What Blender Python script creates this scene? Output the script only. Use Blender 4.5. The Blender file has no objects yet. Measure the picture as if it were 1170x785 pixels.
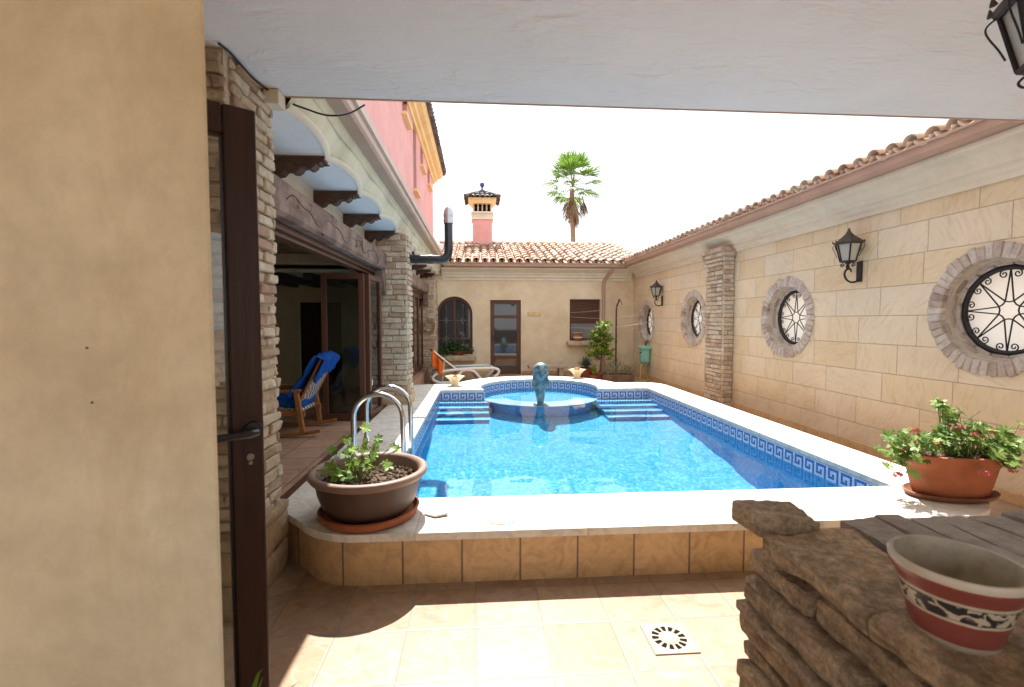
import bpy, bmesh, math, random
from mathutils import Vector, Matrix, noise
from mathutils.geometry import tessellate_polygon
random.seed(7)
S = bpy.context.scene
COL = S.collection
R = math.radians
PI = math.pi
# ------------------------------------------------------------------ camera, sky, sun, exposure
cd = bpy.data.cameras.new('camera'); cam = bpy.data.objects.new('camera', cd); COL.objects.link(cam)
S.camera = cam
cd.sensor_width = 36; cd.lens = 540 / 1170 * 36; cd.clip_start = 0.05; cd.clip_end = 2000
cam.location = (0, 0, 1.5)
cam.rotation_euler = (PI / 2 - math.atan(26.5 / 540), 0, -math.atan(38 / 540))
cd.dof.use_dof = True; cd.dof.focus_distance = 6.5; cd.dof.aperture_fstop = 4.5
ELEV, AZ = R(60.5), R(-1.0)
w = bpy.data.worlds.new('World'); S.world = w; w.use_nodes = True
wt = w.node_tree; bg = wt.nodes['Background']
sk = wt.nodes.new('ShaderNodeTexSky'); sk.sky_type = 'NISHITA'; sk.sun_disc = False
sk.sun_elevation = ELEV; sk.sun_rotation = AZ; sk.dust_density = 3.0; sk.air_density = 1.0
# thin bright cloud veil over the sky
tc = wt.nodes.new('ShaderNodeTexCoord'); mp = wt.nodes.new('ShaderNodeMapping'); mp.inputs['Scale'].default_value = (2.2, 2.2, 5)
nz = wt.nodes.new('ShaderNodeTexNoise'); nz.inputs['Scale'].default_value = 1.6; nz.inputs['Detail'].default_value = 7; nz.inputs['Roughness'].default_value = .6
rp = wt.nodes.new('ShaderNodeValToRGB'); rp.color_ramp.elements[0].position = .3; rp.color_ramp.elements[0].color = (.55, .55, .55, 1)
rp.color_ramp.elements[1].position = .6; rp.color_ramp.elements[1].color = (.95, .95, .95, 1)
mx = wt.nodes.new('ShaderNodeMixRGB'); mx.inputs[2].default_value = (6.2, 6.3, 6.5, 1)
wt.links.new(tc.outputs['Generated'], mp.inputs[0]); wt.links.new(mp.outputs[0], nz.inputs['Vector'])
wt.links.new(nz.outputs['Fac'], rp.inputs[0]); wt.links.new(rp.outputs[0], mx.inputs[0])
wt.links.new(sk.outputs[0], mx.inputs[1]); wt.links.new(mx.outputs[0], bg.inputs[0])
bg.inputs[1].default_value = 0.112
sl = bpy.data.lights.new('sun', 'SUN'); sun = bpy.data.objects.new('sun', sl); COL.objects.link(sun)
sl.energy = 4.6; sl.angle = R(.5); sl.color = (1, .97, .93)
sd = Vector((-math.sin(AZ) * math.cos(ELEV), -math.cos(AZ) * math.cos(ELEV), -math.sin(ELEV)))
sun.rotation_euler = sd.to_track_quat('-Z', 'Y').to_euler(); sun.location = (0, 20, 30)
S.view_settings.view_transform = 'Standard'; S.view_settings.look = 'None'
S.view_settings.exposure = 1.52; S.view_settings.gamma = 1
S.render.engine = 'CYCLES'
cy = S.cycles
cy.max_bounces = 10; cy.diffuse_bounces = 5; cy.glossy_bounces = 4; cy.transmission_bounces = 8; cy.transparent_max_bounces = 12
cy.caustics_reflective = False; cy.blur_glossy = 0.0; cy.caustics_refractive = True; cy.sample_clamp_indirect = 12
cy.use_denoising = True
try: cy.denoiser = 'OPENIMAGEDENOISE'
except Exception: pass

# ------------------------------------------------------------------ materials
class Mat:
    def __init__(s, name, rough=.7, spec=.4, col=(.5, .5, .5), metal=0):
        s.m = bpy.data.materials.new(name); s.m.use_nodes = True
        s.t = s.m.node_tree; s.b = s.t.nodes['Principled BSDF']
        s.b.inputs['Roughness'].default_value = rough; s.b.inputs['Metallic'].default_value = metal
        s.b.inputs['Specular IOR Level'].default_value = spec
        s.b.inputs['Base Color'].default_value = (*col, 1)
        s._tc = None
    def n(s, typ, out=0, **kw):
        nd = s.t.nodes.new('ShaderNode' + typ)
        for k, v in kw.items():
            if k.startswith('p_'): setattr(nd, k[2:], v); continue
            key = int(k[1:]) if k[0] == 'i' and k[1:].isdigit() else k.replace('_', ' ')
            s.put(nd.inputs[key], v)
        return nd.outputs[out]
    def put(s, sock, v):
        if isinstance(v, bpy.types.NodeSocket): s.t.links.new(v, sock)
        elif isinstance(v, tuple) and len(v) == 3 and sock.type == 'RGBA': sock.default_value = (*v, 1)
        else: sock.default_value = v
    def co(s): 
        if s._tc is None: s._tc = s.t.nodes.new('ShaderNodeTexCoord').outputs['Object']
        return s._tc
    def scaled(s, sc, rot=(0, 0, 0), loc=(0, 0, 0)):
        return s.n('Mapping', Vector=s.co(), Scale=sc, Rotation=rot, Location=loc)
    def noise(s, scale, detail=4, rough=.6, vec=None, dist=0, out=0):
        return s.n('TexNoise', out, Vector=vec or s.co(), Scale=scale, Detail=detail, Roughness=rough, Distortion=dist)
    def ramp(s, fac, stops, interp='LINEAR'):
        nd = s.t.nodes.new('ShaderNodeValToRGB'); cr = nd.color_ramp; cr.interpolation = interp
        while len(cr.elements) < len(stops): cr.elements.new(.5)
        for e, (p, c) in zip(cr.elements, stops):
            e.position = p; e.color = (*c, 1) if isinstance(c, tuple) else (c, c, c, 1)
        s.t.links.new(fac, nd.inputs[0]); return nd.outputs[0]
    def mix(s, fac, a, b, mode='MIX'):
        return s.n('MixRGB', p_blend_type=mode, i0=fac, i1=a, i2=b)
    def math(s, op, a, b=0.0, c=0.0):
        return s.n('Math', p_operation=op, i0=a, i1=b, i2=c)
    def bump(s, h, strength=.3, dist=.01, normal=None):
        kw = dict(Height=h, Strength=strength, Distance=dist)
        if normal is not None: kw['Normal'] = normal
        o = s.n('Bump', **kw); s.put(s.b.inputs['Normal'], o); return o
    def base(s, v): s.put(s.b.inputs['Base Color'], v)
    def rough(s, v): s.put(s.b.inputs['Roughness'], v)
    def island(s): return s.n('NewGeometry', 'Random Per Island')

def plain(name, col, rough=.6, spec=.4, metal=0, var=.15, scale=9, bump=.15, bscale=60, bd=.003):
    m = Mat(name, rough, spec, col, metal)
    d = tuple(c * (1 - var) for c in col); l = tuple(min(1, c * (1 + var)) for c in col)
    m.base(m.ramp(m.noise(scale, 5), [(.3, d), (.7, l)]))
    if bump: m.bump(m.noise(bscale, 4), bump, bd)
    return m

def plaster(name, cols, scale=1.6, bump=.25, stain=None, mott=(.80, 1.08)):
    m = Mat(name, .85, .2)
    a = m.noise(scale, 8, .62, dist=.25)
    b = m.noise(scale * 4, 8, .7, dist=.1)
    c = m.ramp(a, [(.3, cols[0]), (.5, cols[1]), (.72, cols[2])])
    d = m.ramp(b, [(.38, mott[0]), (.62, mott[1])])
    c = m.mix(.8, c, d, 'MULTIPLY')
    if stain:
        st = m.ramp(m.noise(2.3, 6, .7, vec=m.scaled((1, 1, .35), loc=(3, 1, 5)), dist=1.0), [(.52, 0.0), (.75, 1.0)])
        c = m.mix(m.math('MULTIPLY', st, .6), c, stain)
    m.base(c)
    m.bump(m.mix(.5, m.noise(scale * 14, 6), m.noise(110, 3)), bump, .006)
    return m

M_ochre = plaster('ochre_plaster', [(.62, .49, .31), (.70, .58, .40), (.74, .64, .48)], .9, .25, mott=(.91, 1.05))
M_near = plaster('near_plaster', [(.60, .49, .32), (.65, .55, .375), (.70, .61, .43)], 1.6, .6, (.50, .38, .21), mott=(.86, 1.07))
M_cream = plaster('cream_plaster', [(.62, .56, .43), (.68, .62, .48), (.72, .67, .54)], 2, .15, mott=(.95, 1.03))
M_band = plaster('eave_band_plaster', [(.50, .48, .34), (.62, .58, .42), (.70, .64, .48)], 1.5, .2, (.55, .40, .20), mott=(.93, 1.04))
def light_ripple_ceiling():
    """white ceiling with soft ridges shaped in to imitate ripples of pool-reflected light"""
    m = Mat('light_ripple_ceiling', .8, .2)
    m.base(m.ramp(m.noise(1.1, 6), [(.35, (.73, .735, .74)), (.65, (.78, .785, .79))]))
    def ridge(scale, rot, sc, dist):
        n_ = m.noise(scale, 2, .5, vec=m.scaled(sc, rot=(0, 0, R(rot))), dist=dist)
        return m.ramp(m.math('ABSOLUTE', m.math('SUBTRACT', n_, .5)), [(.0, 1.0), (.07, .55), (.24, 0.0)])
    a = ridge(2.6, 24, (1, 2.8, 1), .9); b = ridge(5.5, 12, (1, 2.4, 1), .7)  # bump ridges stand in for light ripples reflected off the water
    mask = m.ramp(m.noise(1.5, 3), [(.38, .15), (.62, 1.0)])
    h = m.math('MULTIPLY', m.math('ADD', m.math('MULTIPLY', a, .6), m.math('MULTIPLY', b, .45)), mask)
    h = m.math('ADD', h, m.math('MULTIPLY', m.noise(60, 4), .05))
    m.bump(h, .9, .016); return m
M_ceil = light_ripple_ceiling()
M_soffit = plaster('soffit_paint', [(.82, .83, .84), (.84, .85, .86), (.86, .87, .88)], 2, .1, mott=(.96, 1.02))
M_pink = plaster('pink_render', [(.62, .31, .29), (.66, .35, .33), (.69, .39, .36)], 1.2, .15, mott=(.93, 1.04))
M_yellow = plaster('yellow_trim', [(.72, .50, .22), (.76, .56, .28), (.80, .62, .36)], 2, .1, mott=(.95, 1.03))
M_trim = plaster('cream_trim', [(.64, .58, .45), (.69, .63, .50), (.73, .68, .56)], 1.5, .12, mott=(.95, 1.03))

def brick_mat(name, stops, bscale=45, spots=(.13, .10, .09), amt=.5):
    m = Mat(name, .9, .15)
    c = m.ramp(m.island(), stops)
    c = m.mix(.75, c, m.ramp(m.noise(14, 6, .7), [(.3, .62), (.65, 1.15)]), 'MULTIPLY')
    sp = m.ramp(m.noise(7, 7, .75, vec=m.scaled((1, 1, 2.4))), [(.6, 0.0), (.74, 1.0)])
    c = m.mix(m.math('MULTIPLY', sp, amt), c, spots)
    m.base(c); m.bump(m.mix(.45, m.noise(bscale, 8, .75), m.noise(15, 6, .7)), 1.0, .025)
    return m
M_brick = brick_mat('pale_brick', [(0, (.40, .28, .18)), (.2, (.55, .43, .30)), (.45, (.63, .52, .38)), (.7, (.66, .56, .42)), (.90, (.55, .41, .29)), (1, (.40, .26, .19))])
M_brickR = brick_mat('weathered_brick', [(0, (.40, .28, .19)), (.2, (.54, .42, .29)), (.5, (.62, .52, .38)), (.8, (.58, .50, .41)), (1, (.40, .28, .20))], amt=.6)
M_vous = brick_mat('ring_brick', [(0, (.46, .36, .30)), (.3, (.60, .53, .46)), (.7, (.64, .57, .50)), (.92, (.52, .42, .35)), (1, (.30, .22, .19))], amt=.45)
M_mortar = plain('mortar', (.50, .42, .32), .95, .1, bump=.6, bscale=50)
def ledger():
    m = Mat('ledger_stone', .92, .12)
    c = m.ramp(m.island(), [(0, (.41, .28, .17)), (.3, (.52, .365, .225)), (.6, (.60, .43, .27)), (.85, (.56, .42, .28)), (1, (.47, .345, .225))])
    st = m.noise(2.2, 9, .72, vec=m.scaled((5, 5, 26)), dist=.4)
    fn = m.noise(70, 9, .78); md = m.noise(16, 8, .72)
    c = m.mix(.8, c, m.ramp(st, [(.36, .6), (.5, 1.0), (.64, 1.3)]), 'MULTIPLY')
    c = m.mix(.7, c, m.ramp(md, [(.4, .6), (.6, 1.3)]), 'MULTIPLY')
    c = m.mix(.5, c, m.ramp(fn, [(.42, .55), (.58, 1.35)]), 'MULTIPLY')
    sp = m.ramp(m.noise(6, 8, .75), [(.60, 0.0), (.70, 1.0)])
    c = m.mix(m.math('MULTIPLY', sp, .45), c, (.36, .29, .21))
    m.base(c)
    h = m.math('ADD', m.math('MULTIPLY', st, .9), m.math('ADD', m.math('MULTIPLY', fn, .35), m.math('MULTIPLY', md, .7)))
    m.bump(h, 1.0, .03); return m
M_ledger = ledger()
M_slab = brick_mat('grey_slab', [(0, (.36, .30, .25)), (.5, (.44, .375, .32)), (1, (.50, .435, .375))], 30, (.1, .09, .08), .4)
M_plinth = brick_mat('plinth_stone', [(0, (.48, .35, .20)), (.5, (.56, .43, .27)), (1, (.50, .40, .28))], 25, (.25, .17, .10), .5)

def ashlar():
    m = Mat('sandstone_ashlar', .75, .25)
    sep = m.t.nodes.new('ShaderNodeSeparateXYZ'); m.t.links.new(m.co(), sep.inputs[0])
    y, z = sep.outputs[1], sep.outputs[2]
    zz = m.math('DIVIDE', z, .31); row = m.math('FLOOR', zz); fz = m.math('FRACT', zz)
    u = m.math('ADD', m.math('MULTIPLY', y, 1.45), m.math('MULTIPLY', row, 17.37))
    v1 = m.t.nodes.new('ShaderNodeTexVoronoi'); v1.voronoi_dimensions = '1D'; v1.feature = 'F1'; m.put(v1.inputs['W'], u); v1.inputs['Scale'].default_value = 1; v1.inputs['Randomness'].default_value = .55
    v2 = m.t.nodes.new('ShaderNodeTexVoronoi'); v2.voronoi_dimensions = '1D'; v2.feature = 'DISTANCE_TO_EDGE'; m.put(v2.inputs['W'], u); v2.inputs['Scale'].default_value = 1; v2.inputs['Randomness'].default_value = .55
    jy = m.math('DIVIDE', v2.outputs['Distance'], 1.45)
    jz = m.math('MULTIPLY', m.math('MINIMUM', fz, m.math('SUBTRACT', 1.0, fz)), .31)
    j = m.math('MINIMUM', jy, jz)
    joint = m.ramp(j, [(.0015, 0.0), (.0045, 1.0)])
    sc = m.t.nodes.new('ShaderNodeSeparateColor'); m.t.links.new(v1.outputs['Color'], sc.inputs[0])
    c = m.ramp(sc.outputs[0], [(0, (.68, .55, .36)), (.25, (.71, .60, .41)), (.5, (.73, .63, .46)), (.75, (.70, .61, .47)), (1, (.73, .61, .42))])
    # veining that turns from block to block
    ang = m.math('MULTIPLY', sc.outputs[1], 3.1)
    vr = m.t.nodes.new('ShaderNodeVectorRotate'); vr.rotation_type = 'X_AXIS'; m.t.links.new(m.co(), vr.inputs['Vector']); m.put(vr.inputs['Angle'], ang)
    st = m.n('Mapping', Vector=vr.outputs[0], Scale=(3, 3, 14))
    v = m.noise(1.1, 7, .65, vec=st, dist=1.6)
    c = m.mix(.85, c, m.ramp(v, [(.3, (.86, .80, .71)), (.5, (1, 1, 1)), (.7, (1.06, 1.02, .96))]), 'MULTIPLY')
    c = m.mix(.6, c, m.ramp(m.noise(1.3, 5), [(.3, (.88, .84, .80)), (.7, (1.08, 1.06, 1.05))]), 'MULTIPLY')
    damp = m.ramp(m.math('ADD', z, m.math('MULTIPLY', m.noise(2.2, 6), 1.0)), [(.55, 1.0), (1.05, 0.0)])
    c = m.mix(m.math('MULTIPLY', damp, .38), c, (.40, .27, .15))
    c = m.mix(joint, (.38, .29, .20), c)
    m.base(c)
    h = m.math('ADD', m.math('MULTIPLY', joint, 1.0), m.math('MULTIPLY', m.noise(38, 6, .7), .5))
    h = m.math('ADD', h, m.math('MULTIPLY', v, .7))
    m.bump(h, .6, .011)
    return m
M_ashlar = ashlar()

def grid_tiles(name, size, cols, joint, jw=.004, rough=.35, veins=None, bump=.4, off=(0, 0), axes='XY', spec=.4, rot=0):
    m = Mat(name, rough, spec)
    sep = m.t.nodes.new('ShaderNodeSeparateXYZ')
    m.t.links.new(m.scaled((1, 1, 1), rot=(0, 0, rot)), sep.inputs[0])
    g = {'X': 0, 'Y': 1, 'Z': 2}
    a = m.math('DIVIDE', m.math('ADD', sep.outputs[g[axes[0]]], off[0]), size[0]); b = m.math('DIVIDE', m.math('ADD', sep.outputs[g[axes[1]]], off[1]), size[1])
    fa, fb = m.math('FRACT', a), m.math('FRACT', b)
    ja = m.math('MULTIPLY', m.math('MINIMUM', fa, m.math('SUBTRACT', 1.0, fa)), size[0])
    jb = m.math('MULTIPLY', m.math('MINIMUM', fb, m.math('SUBTRACT', 1.0, fb)), size[1])
    J = m.ramp(m.math('MINIMUM', ja, jb), [(jw * .45, 0.0), (jw * .9, 1.0)])
    cell = m.n('CombineXYZ', X=m.math('FLOOR', a), Y=m.math('FLOOR', b))
    wn = m.n('TexWhiteNoise', 0, Vector=cell)
    c = m.ramp(wn, cols)
    wc = m.n('TexWhiteNoise', 1, Vector=cell)
    big = m.noise(1.2, 4)
    c = m.mix(.5, c, m.ramp(big, [(.3, .86), (.7, 1.08)]), 'MULTIPLY')
    cl = m.n('VectorMath', p_operation='ADD', i0=m.co(), i1=m.n('VectorMath', p_operation='SCALE', i0=wc, Scale=20.0))
    cl = m.t.nodes[-1].outputs[0] if False else cl
    nzv = m.noise(9, 7, .68, vec=cl, dist=1.2)
    c = m.mix(.8, c, m.ramp(nzv, [(.36, .72), (.52, 1.0), (.66, 1.14)]), 'MULTIPLY')
    if veins:
        vn = m.noise(3.4, 2, .5, vec=cl, dist=1.2)
        vm = m.ramp(m.math('ABSOLUTE', m.math('SUBTRACT', vn, .5)), [(.0, 1.0), (.018, 0.0)])
        c = m.mix(m.math('MULTIPLY', vm, .26), c, veins)
    c = m.mix(J, joint, c)
    m.base(c)
    m.bump(m.math('ADD', J, m.math('MULTIPLY', nzv, .35)), bump, .004)
    return m
M_floor = grid_tiles('courtyard_tile', (.335, .335), [(0, (.30, .19, .115)), (.4, (.345, .23, .145)), (.7, (.335, .235, .165)), (1, (.37, .26, .17))], (.235, .19, .16), .007, .38, (.44, .37, .33), off=(.02, .1))
M_clad = grid_tiles('riser_tile', (.335, 2.0), [(0, (.54, .345, .165)), (.5, (.60, .395, .20)), (1, (.57, .37, .185))], (.14, .10, .07), .007, .4, (.42, .27, .14), off=(.1, .5), axes='XZ')
M_patio = grid_tiles('terracotta_tile', (.33, .33), [(0, (.34, .20, .13)), (.5, (.40, .25, .17)), (1, (.44, .28, .19))], (.15, .09, .07), .007, .35, off=(.1, .05))
M_mosaic = None
def mosaic():
    m = Mat('pool_mosaic', .9, 0.0)
    v = m.n('TexVoronoi', 1, Vector=m.co(), Scale=34.0, Randomness=.08)
    s2 = m.t.nodes.new('ShaderNodeSeparateColor'); m.t.links.new(v, s2.inputs[0])
    c = m.ramp(s2.outputs[0], [(0, (.052, .345, .585)), (.5, (.085, .40, .65)), (1, (.19, .52, .755))])
    m.base(c); return m
M_mosaic = mosaic()
M_coping = grid_tiles('coping_stone', (.98, .98), [(0, (.62, .58, .50)), (.5, (.66, .62, .54)), (1, (.69, .65, .57))], (.40, .35, .28), .0045, .7, off=(.36, .13), bump=.25)
M_frieze = grid_tiles('frieze_tile', (.025, .025), [(0, (.58, .60, .72)), (1, (.66, .68, .77))], (.5, .5, .55), .003, .3, off=(.003, .003), axes='XZ')
M_key = plain('key_tile', (.03, .11, .36), .25, .5, var=.3, scale=30, bump=0)
M_white_edge = plain('step_edge_tile', (.50, .60, .76), .9, 0.0, var=.06)

def water():
    m = Mat('water', 0.0, .5)
    t = m.t; out = t.nodes['Material Output']; t.nodes.remove(m.b)
    fr = m.n('Fresnel', IOR=1.33)
    tr = m.n('BsdfRefraction', Color=(.86, .96, 1.0), Roughness=0.0, IOR=1.33)
    gl = m.n('BsdfGlossy', Color=(1, 1, 1), Roughness=0.02)
    ms = m.n('MixShader', i0=fr, i1=tr, i2=gl)
    t.links.new(ms, out.inputs[0]); return m
M_water = water()
def glass(name, tint=(.9, .93, .92), refl=1.0):
    m = Mat(name, 0, .5); t = m.t; out = t.nodes['Material Output']; t.nodes.remove(m.b)
    fr = m.n('Fresnel', IOR=1.5); tr = m.n('BsdfTransparent', Color=tint); gl = m.n('BsdfGlossy', Color=(1, 1, 1), Roughness=.01)
    t.links.new(m.n('MixShader', i0=m.math('MULTIPLY', fr, refl), i1=tr, i2=gl), out.inputs[0]); return m
M_glass = glass('clear_glass'); M_smoke = glass('smoked_glass', (.55, .60, .58), 1.3)
M_dark_pane = Mat('dark_window_pane', .04, .8, (.03, .032, .035))  # opaque pane; the shade of the room behind is put into its colour
M_frost = Mat('frosted_pane', .5, .3, (.8, .8, .76))
def frost():
    m = M_frost; t = m.t; out = t.nodes['Material Output']
    tl = m.n('BsdfTranslucent', Color=(.85, .85, .80)); df = m.n('BsdfDiffuse', Color=(.80, .79, .74))
    t.links.new(m.n('MixShader', i0=.5, i1=tl, i2=df), out.inputs[0])
frost()
M_lampglass = Mat('lantern_glass', .35, .4, (.55, .55, .50))
M_lampglass.b.inputs['Transmission Weight'].default_value = .4

def tilemat(name, stops, dirt):
    m = Mat(name, .85, .2)
    c = m.ramp(m.island(), stops)
    c = m.mix(.7, c, m.ramp(m.noise(8, 6, .7), [(.3, .7), (.65, 1.12)]), 'MULTIPLY')
    sp = m.ramp(m.noise(3.2, 7, .75), [(.55, 0.0), (.72, 1.0)])
    c = m.mix(m.math('MULTIPLY', sp, .45), c, dirt)
    m.base(c); m.bump(m.noise(60, 5), .35, .005); return m
M_tile = tilemat('roof_tile', [(0, (.48, .30, .21)), (.35, (.57, .39, .28)), (.7, (.63, .48, .36)), (1, (.67, .55, .43))], (.30, .22, .16))
M_tile_dark = tilemat('dark_roof_tile', [(0, (.08, .07, .07)), (1, (.20, .16, .14))], (.06, .06, .06))
M_fascia = plain('brown_gutter_paint', (.42, .27, .195), .45, .4, var=.1, scale=3, bump=.1)
M_gutter = plain('taupe_gutter_paint', (.47, .335, .255), .45, .4, var=.12, scale=3, bump=.1)
def wood(name, a, b, grain=(1, 1, 1), rough=.6, worn=None):
    m = Mat(name, rough, .3)
    g = m.noise(3, 7, .65, vec=m.scaled(grain), dist=.5)
    c = m.ramp(g, [(.28, a), (.7, b)])
    if worn:
        st = m.ramp(m.noise(4.5, 6, .7), [(.45, 0.0), (.62, 1.0)])
        c = m.mix(m.math('MULTIPLY', st, .8), c, worn)
    m.base(c); m.bump(g, .5, .006); return m
M_beam = wood('weathered_beam', (.10, .06, .045), (.19, .125, .095), (9, 1, 9), .75, (.29, .20, .155))
M_corbel = wood('carved_wood', (.055, .03, .022), (.12, .065, .045), (3, 9, 9), .6)
M_dkwood = wood('dark_wood', (.03, .018, .013), (.07, .04, .028), (1, 9, 1), .6)
M_pvc = wood('brown_door_frame', (.030, .012, .008), (.050, .021, .013), (14, 14, 1), .38)
M_pvc2 = wood('brown_window_frame', (.085, .035, .02), (.125, .055, .033), (14, 14, 1), .4)
M_orangewood = wood('varnished_wood', (.24, .095, .03), (.36, .16, .055), (2, 2, 9), .4)
M_iron = plain('black_iron', (.022, .02, .02), .5, .5, .3, var=.3, scale=30, bump=.3)
M_rustiron = plain('weathered_iron', (.07, .055, .045), .6, .4, .2, var=.4, scale=30, bump=.3)
M_black = plain('black_handle', (.012, .012, .013), .35, .5, bump=0)
M_steel = Mat('stainless_steel', .18, .5, (.62, .61, .59), 1.0)
M_pipe = plain('black_pipe', (.018, .02, .025), .25, .5, var=.3, bump=0)
M_galv = Mat('galvanised_cowl', .35, .5, (.42, .42, .43), .9)
M_brownpot = plain('brown_glazed_pot', (.075, .043, .032), .5, .4, var=.2, scale=5, bump=.3, bscale=35)
M_potrim = plain('pot_rim', (.22, .145, .11), .55, .4, var=.15)
M_terra = plain('terracotta', (.33, .105, .045), .7, .3, var=.18, scale=7, bump=.25)
M_terra2 = plain('dark_terracotta', (.21, .08, .045), .7, .3, var=.2, scale=7, bump=.25)
M_soil = plain('potting_soil', (.12, .085, .06), .95, .1, var=.6, scale=60, bump=1.0, bscale=70, bd=.02)
M_dry = plain('dry_leaf', (.38, .25, .13), .8, .2, var=.3)
def leafmat(name, dark, light, scale=8):
    m = Mat(name, .5, .35)
    c = m.ramp(m.island(), [(0, dark), (1, light)])
    c = m.mix(.6, c, m.ramp(m.noise(scale * 6, 4), [(.3, .75), (.7, 1.15)]), 'MULTIPLY')
    m.base(c)
    t = m.t; out = t.nodes['Material Output']
    tl = m.n('BsdfTranslucent', Color=c)
    t.links.new(m.n('MixShader', i0=.35, i1=m.b.outputs[0], i2=tl), out.inputs[0]); return m
M_leaf = leafmat('fresh_leaf', (.08, .17, .02), (.28, .40, .05))
M_leafdk = leafmat('deep_leaf', (.025, .07, .015), (.08, .17, .03))
M_gerleaf = leafmat('geranium_leaf', (.08, .17, .03), (.26, .36, .08))
M_agave = leafmat('agave_leaf', (.07, .12, .09), (.16, .22, .16))
M_silver = leafmat('silver_leaf', (.16, .20, .12), (.34, .36, .24))
M_frond = leafmat('palm_frond', (.06, .14, .02), (.20, .32, .05))
M_dead = leafmat('dead_frond', (.20, .13, .08), (.36, .26, .16))
M_trunk = plain('palm_bark', (.26, .18, .12), .9, .1, var=.35, scale=12, bump=.9, bscale=20, bd=.03)
M_stem = plain('plant_stem', (.16, .17, .06), .7, .2, var=.3)
M_bark = plain('shrub_bark', (.18, .12, .08), .9, .1, var=.3, bump=.6)
M_red = leafmat('coral_flower', (.55, .12, .11), (.75, .28, .25))
M_bluetowel = plain('blue_towel', (.012, .075, .32), .95, .1, var=.2, scale=14, bump=.9, bscale=160, bd=.006)
M_orange = plain('orange_towel', (.62, .15, .03), .95, .1, var=.15, scale=14, bump=.8, bscale=160, bd=.006)
M_plastic = plain('white_plastic', (.74, .73, .70), .4, .4, var=.04, bump=0)
M_bed = plain('grey_sling_fabric', (.22, .28, .27), .8, .2, var=.15)
M_shell = plain('cream_ceramic', (.72, .58, .36), .5, .4, var=.12)
M_sill = plain('sill_stone', (.52, .40, .27), .8, .2, var=.2, bump=.5)
M_benchst = plain('bench_stone', (.46, .36, .27), .85, .2, var=.2, bump=.5)
M_teal = plain('turquoise_plastic', (.22, .50, .42), .4, .4, var=.12)
M_hose = plain('yellow_hose', (.55, .36, .06), .5, .3, var=.1, bump=0)
M_line = plain('pale_cord', (.62, .52, .44), .8, .2, bump=0)
M_bluefin = plain('blue_finial', (.03, .05, .22), .25, .6, bump=0)
M_drain = plain('drain_plate', (.34, .27, .195), .5, .4, var=.08)
M_void = Mat('drain_void', .9, .1, (.008, .008, .008))
M_lid = plain('skimmer_lid', (.68, .56, .40), .6, .3, var=.08)
M_room = plaster('room_plaster', [(.58, .47, .30), (.64, .53, .35), (.68, .58, .40)], 1.5, .1, mott=(.95, 1.03))
M_weave = None
def dolphinmat():
    m = Mat('verdigris_bronze', .45, .5, metal=.15)
    c = m.ramp(m.noise(9, 7, .7, dist=.7), [(.30, (.03, .08, .10)), (.46, (.07, .19, .22)), (.56, (.26, .30, .29)), (.75, (.46, .45, .43))])
    m.base(c); m.bump(m.noise(40, 5), .4, .006); return m
M_dolphin = dolphinmat()
def weave():
    m = Mat('woven_webbing', .8, .2)
    ch = m.n('TexChecker', Vector=m.scaled((1, 1, 1)), Color1=(.10, .10, .11), Color2=(.46, .45, .43), Scale=26.0)
    m.base(ch); return m
M_weave = weave()

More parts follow.
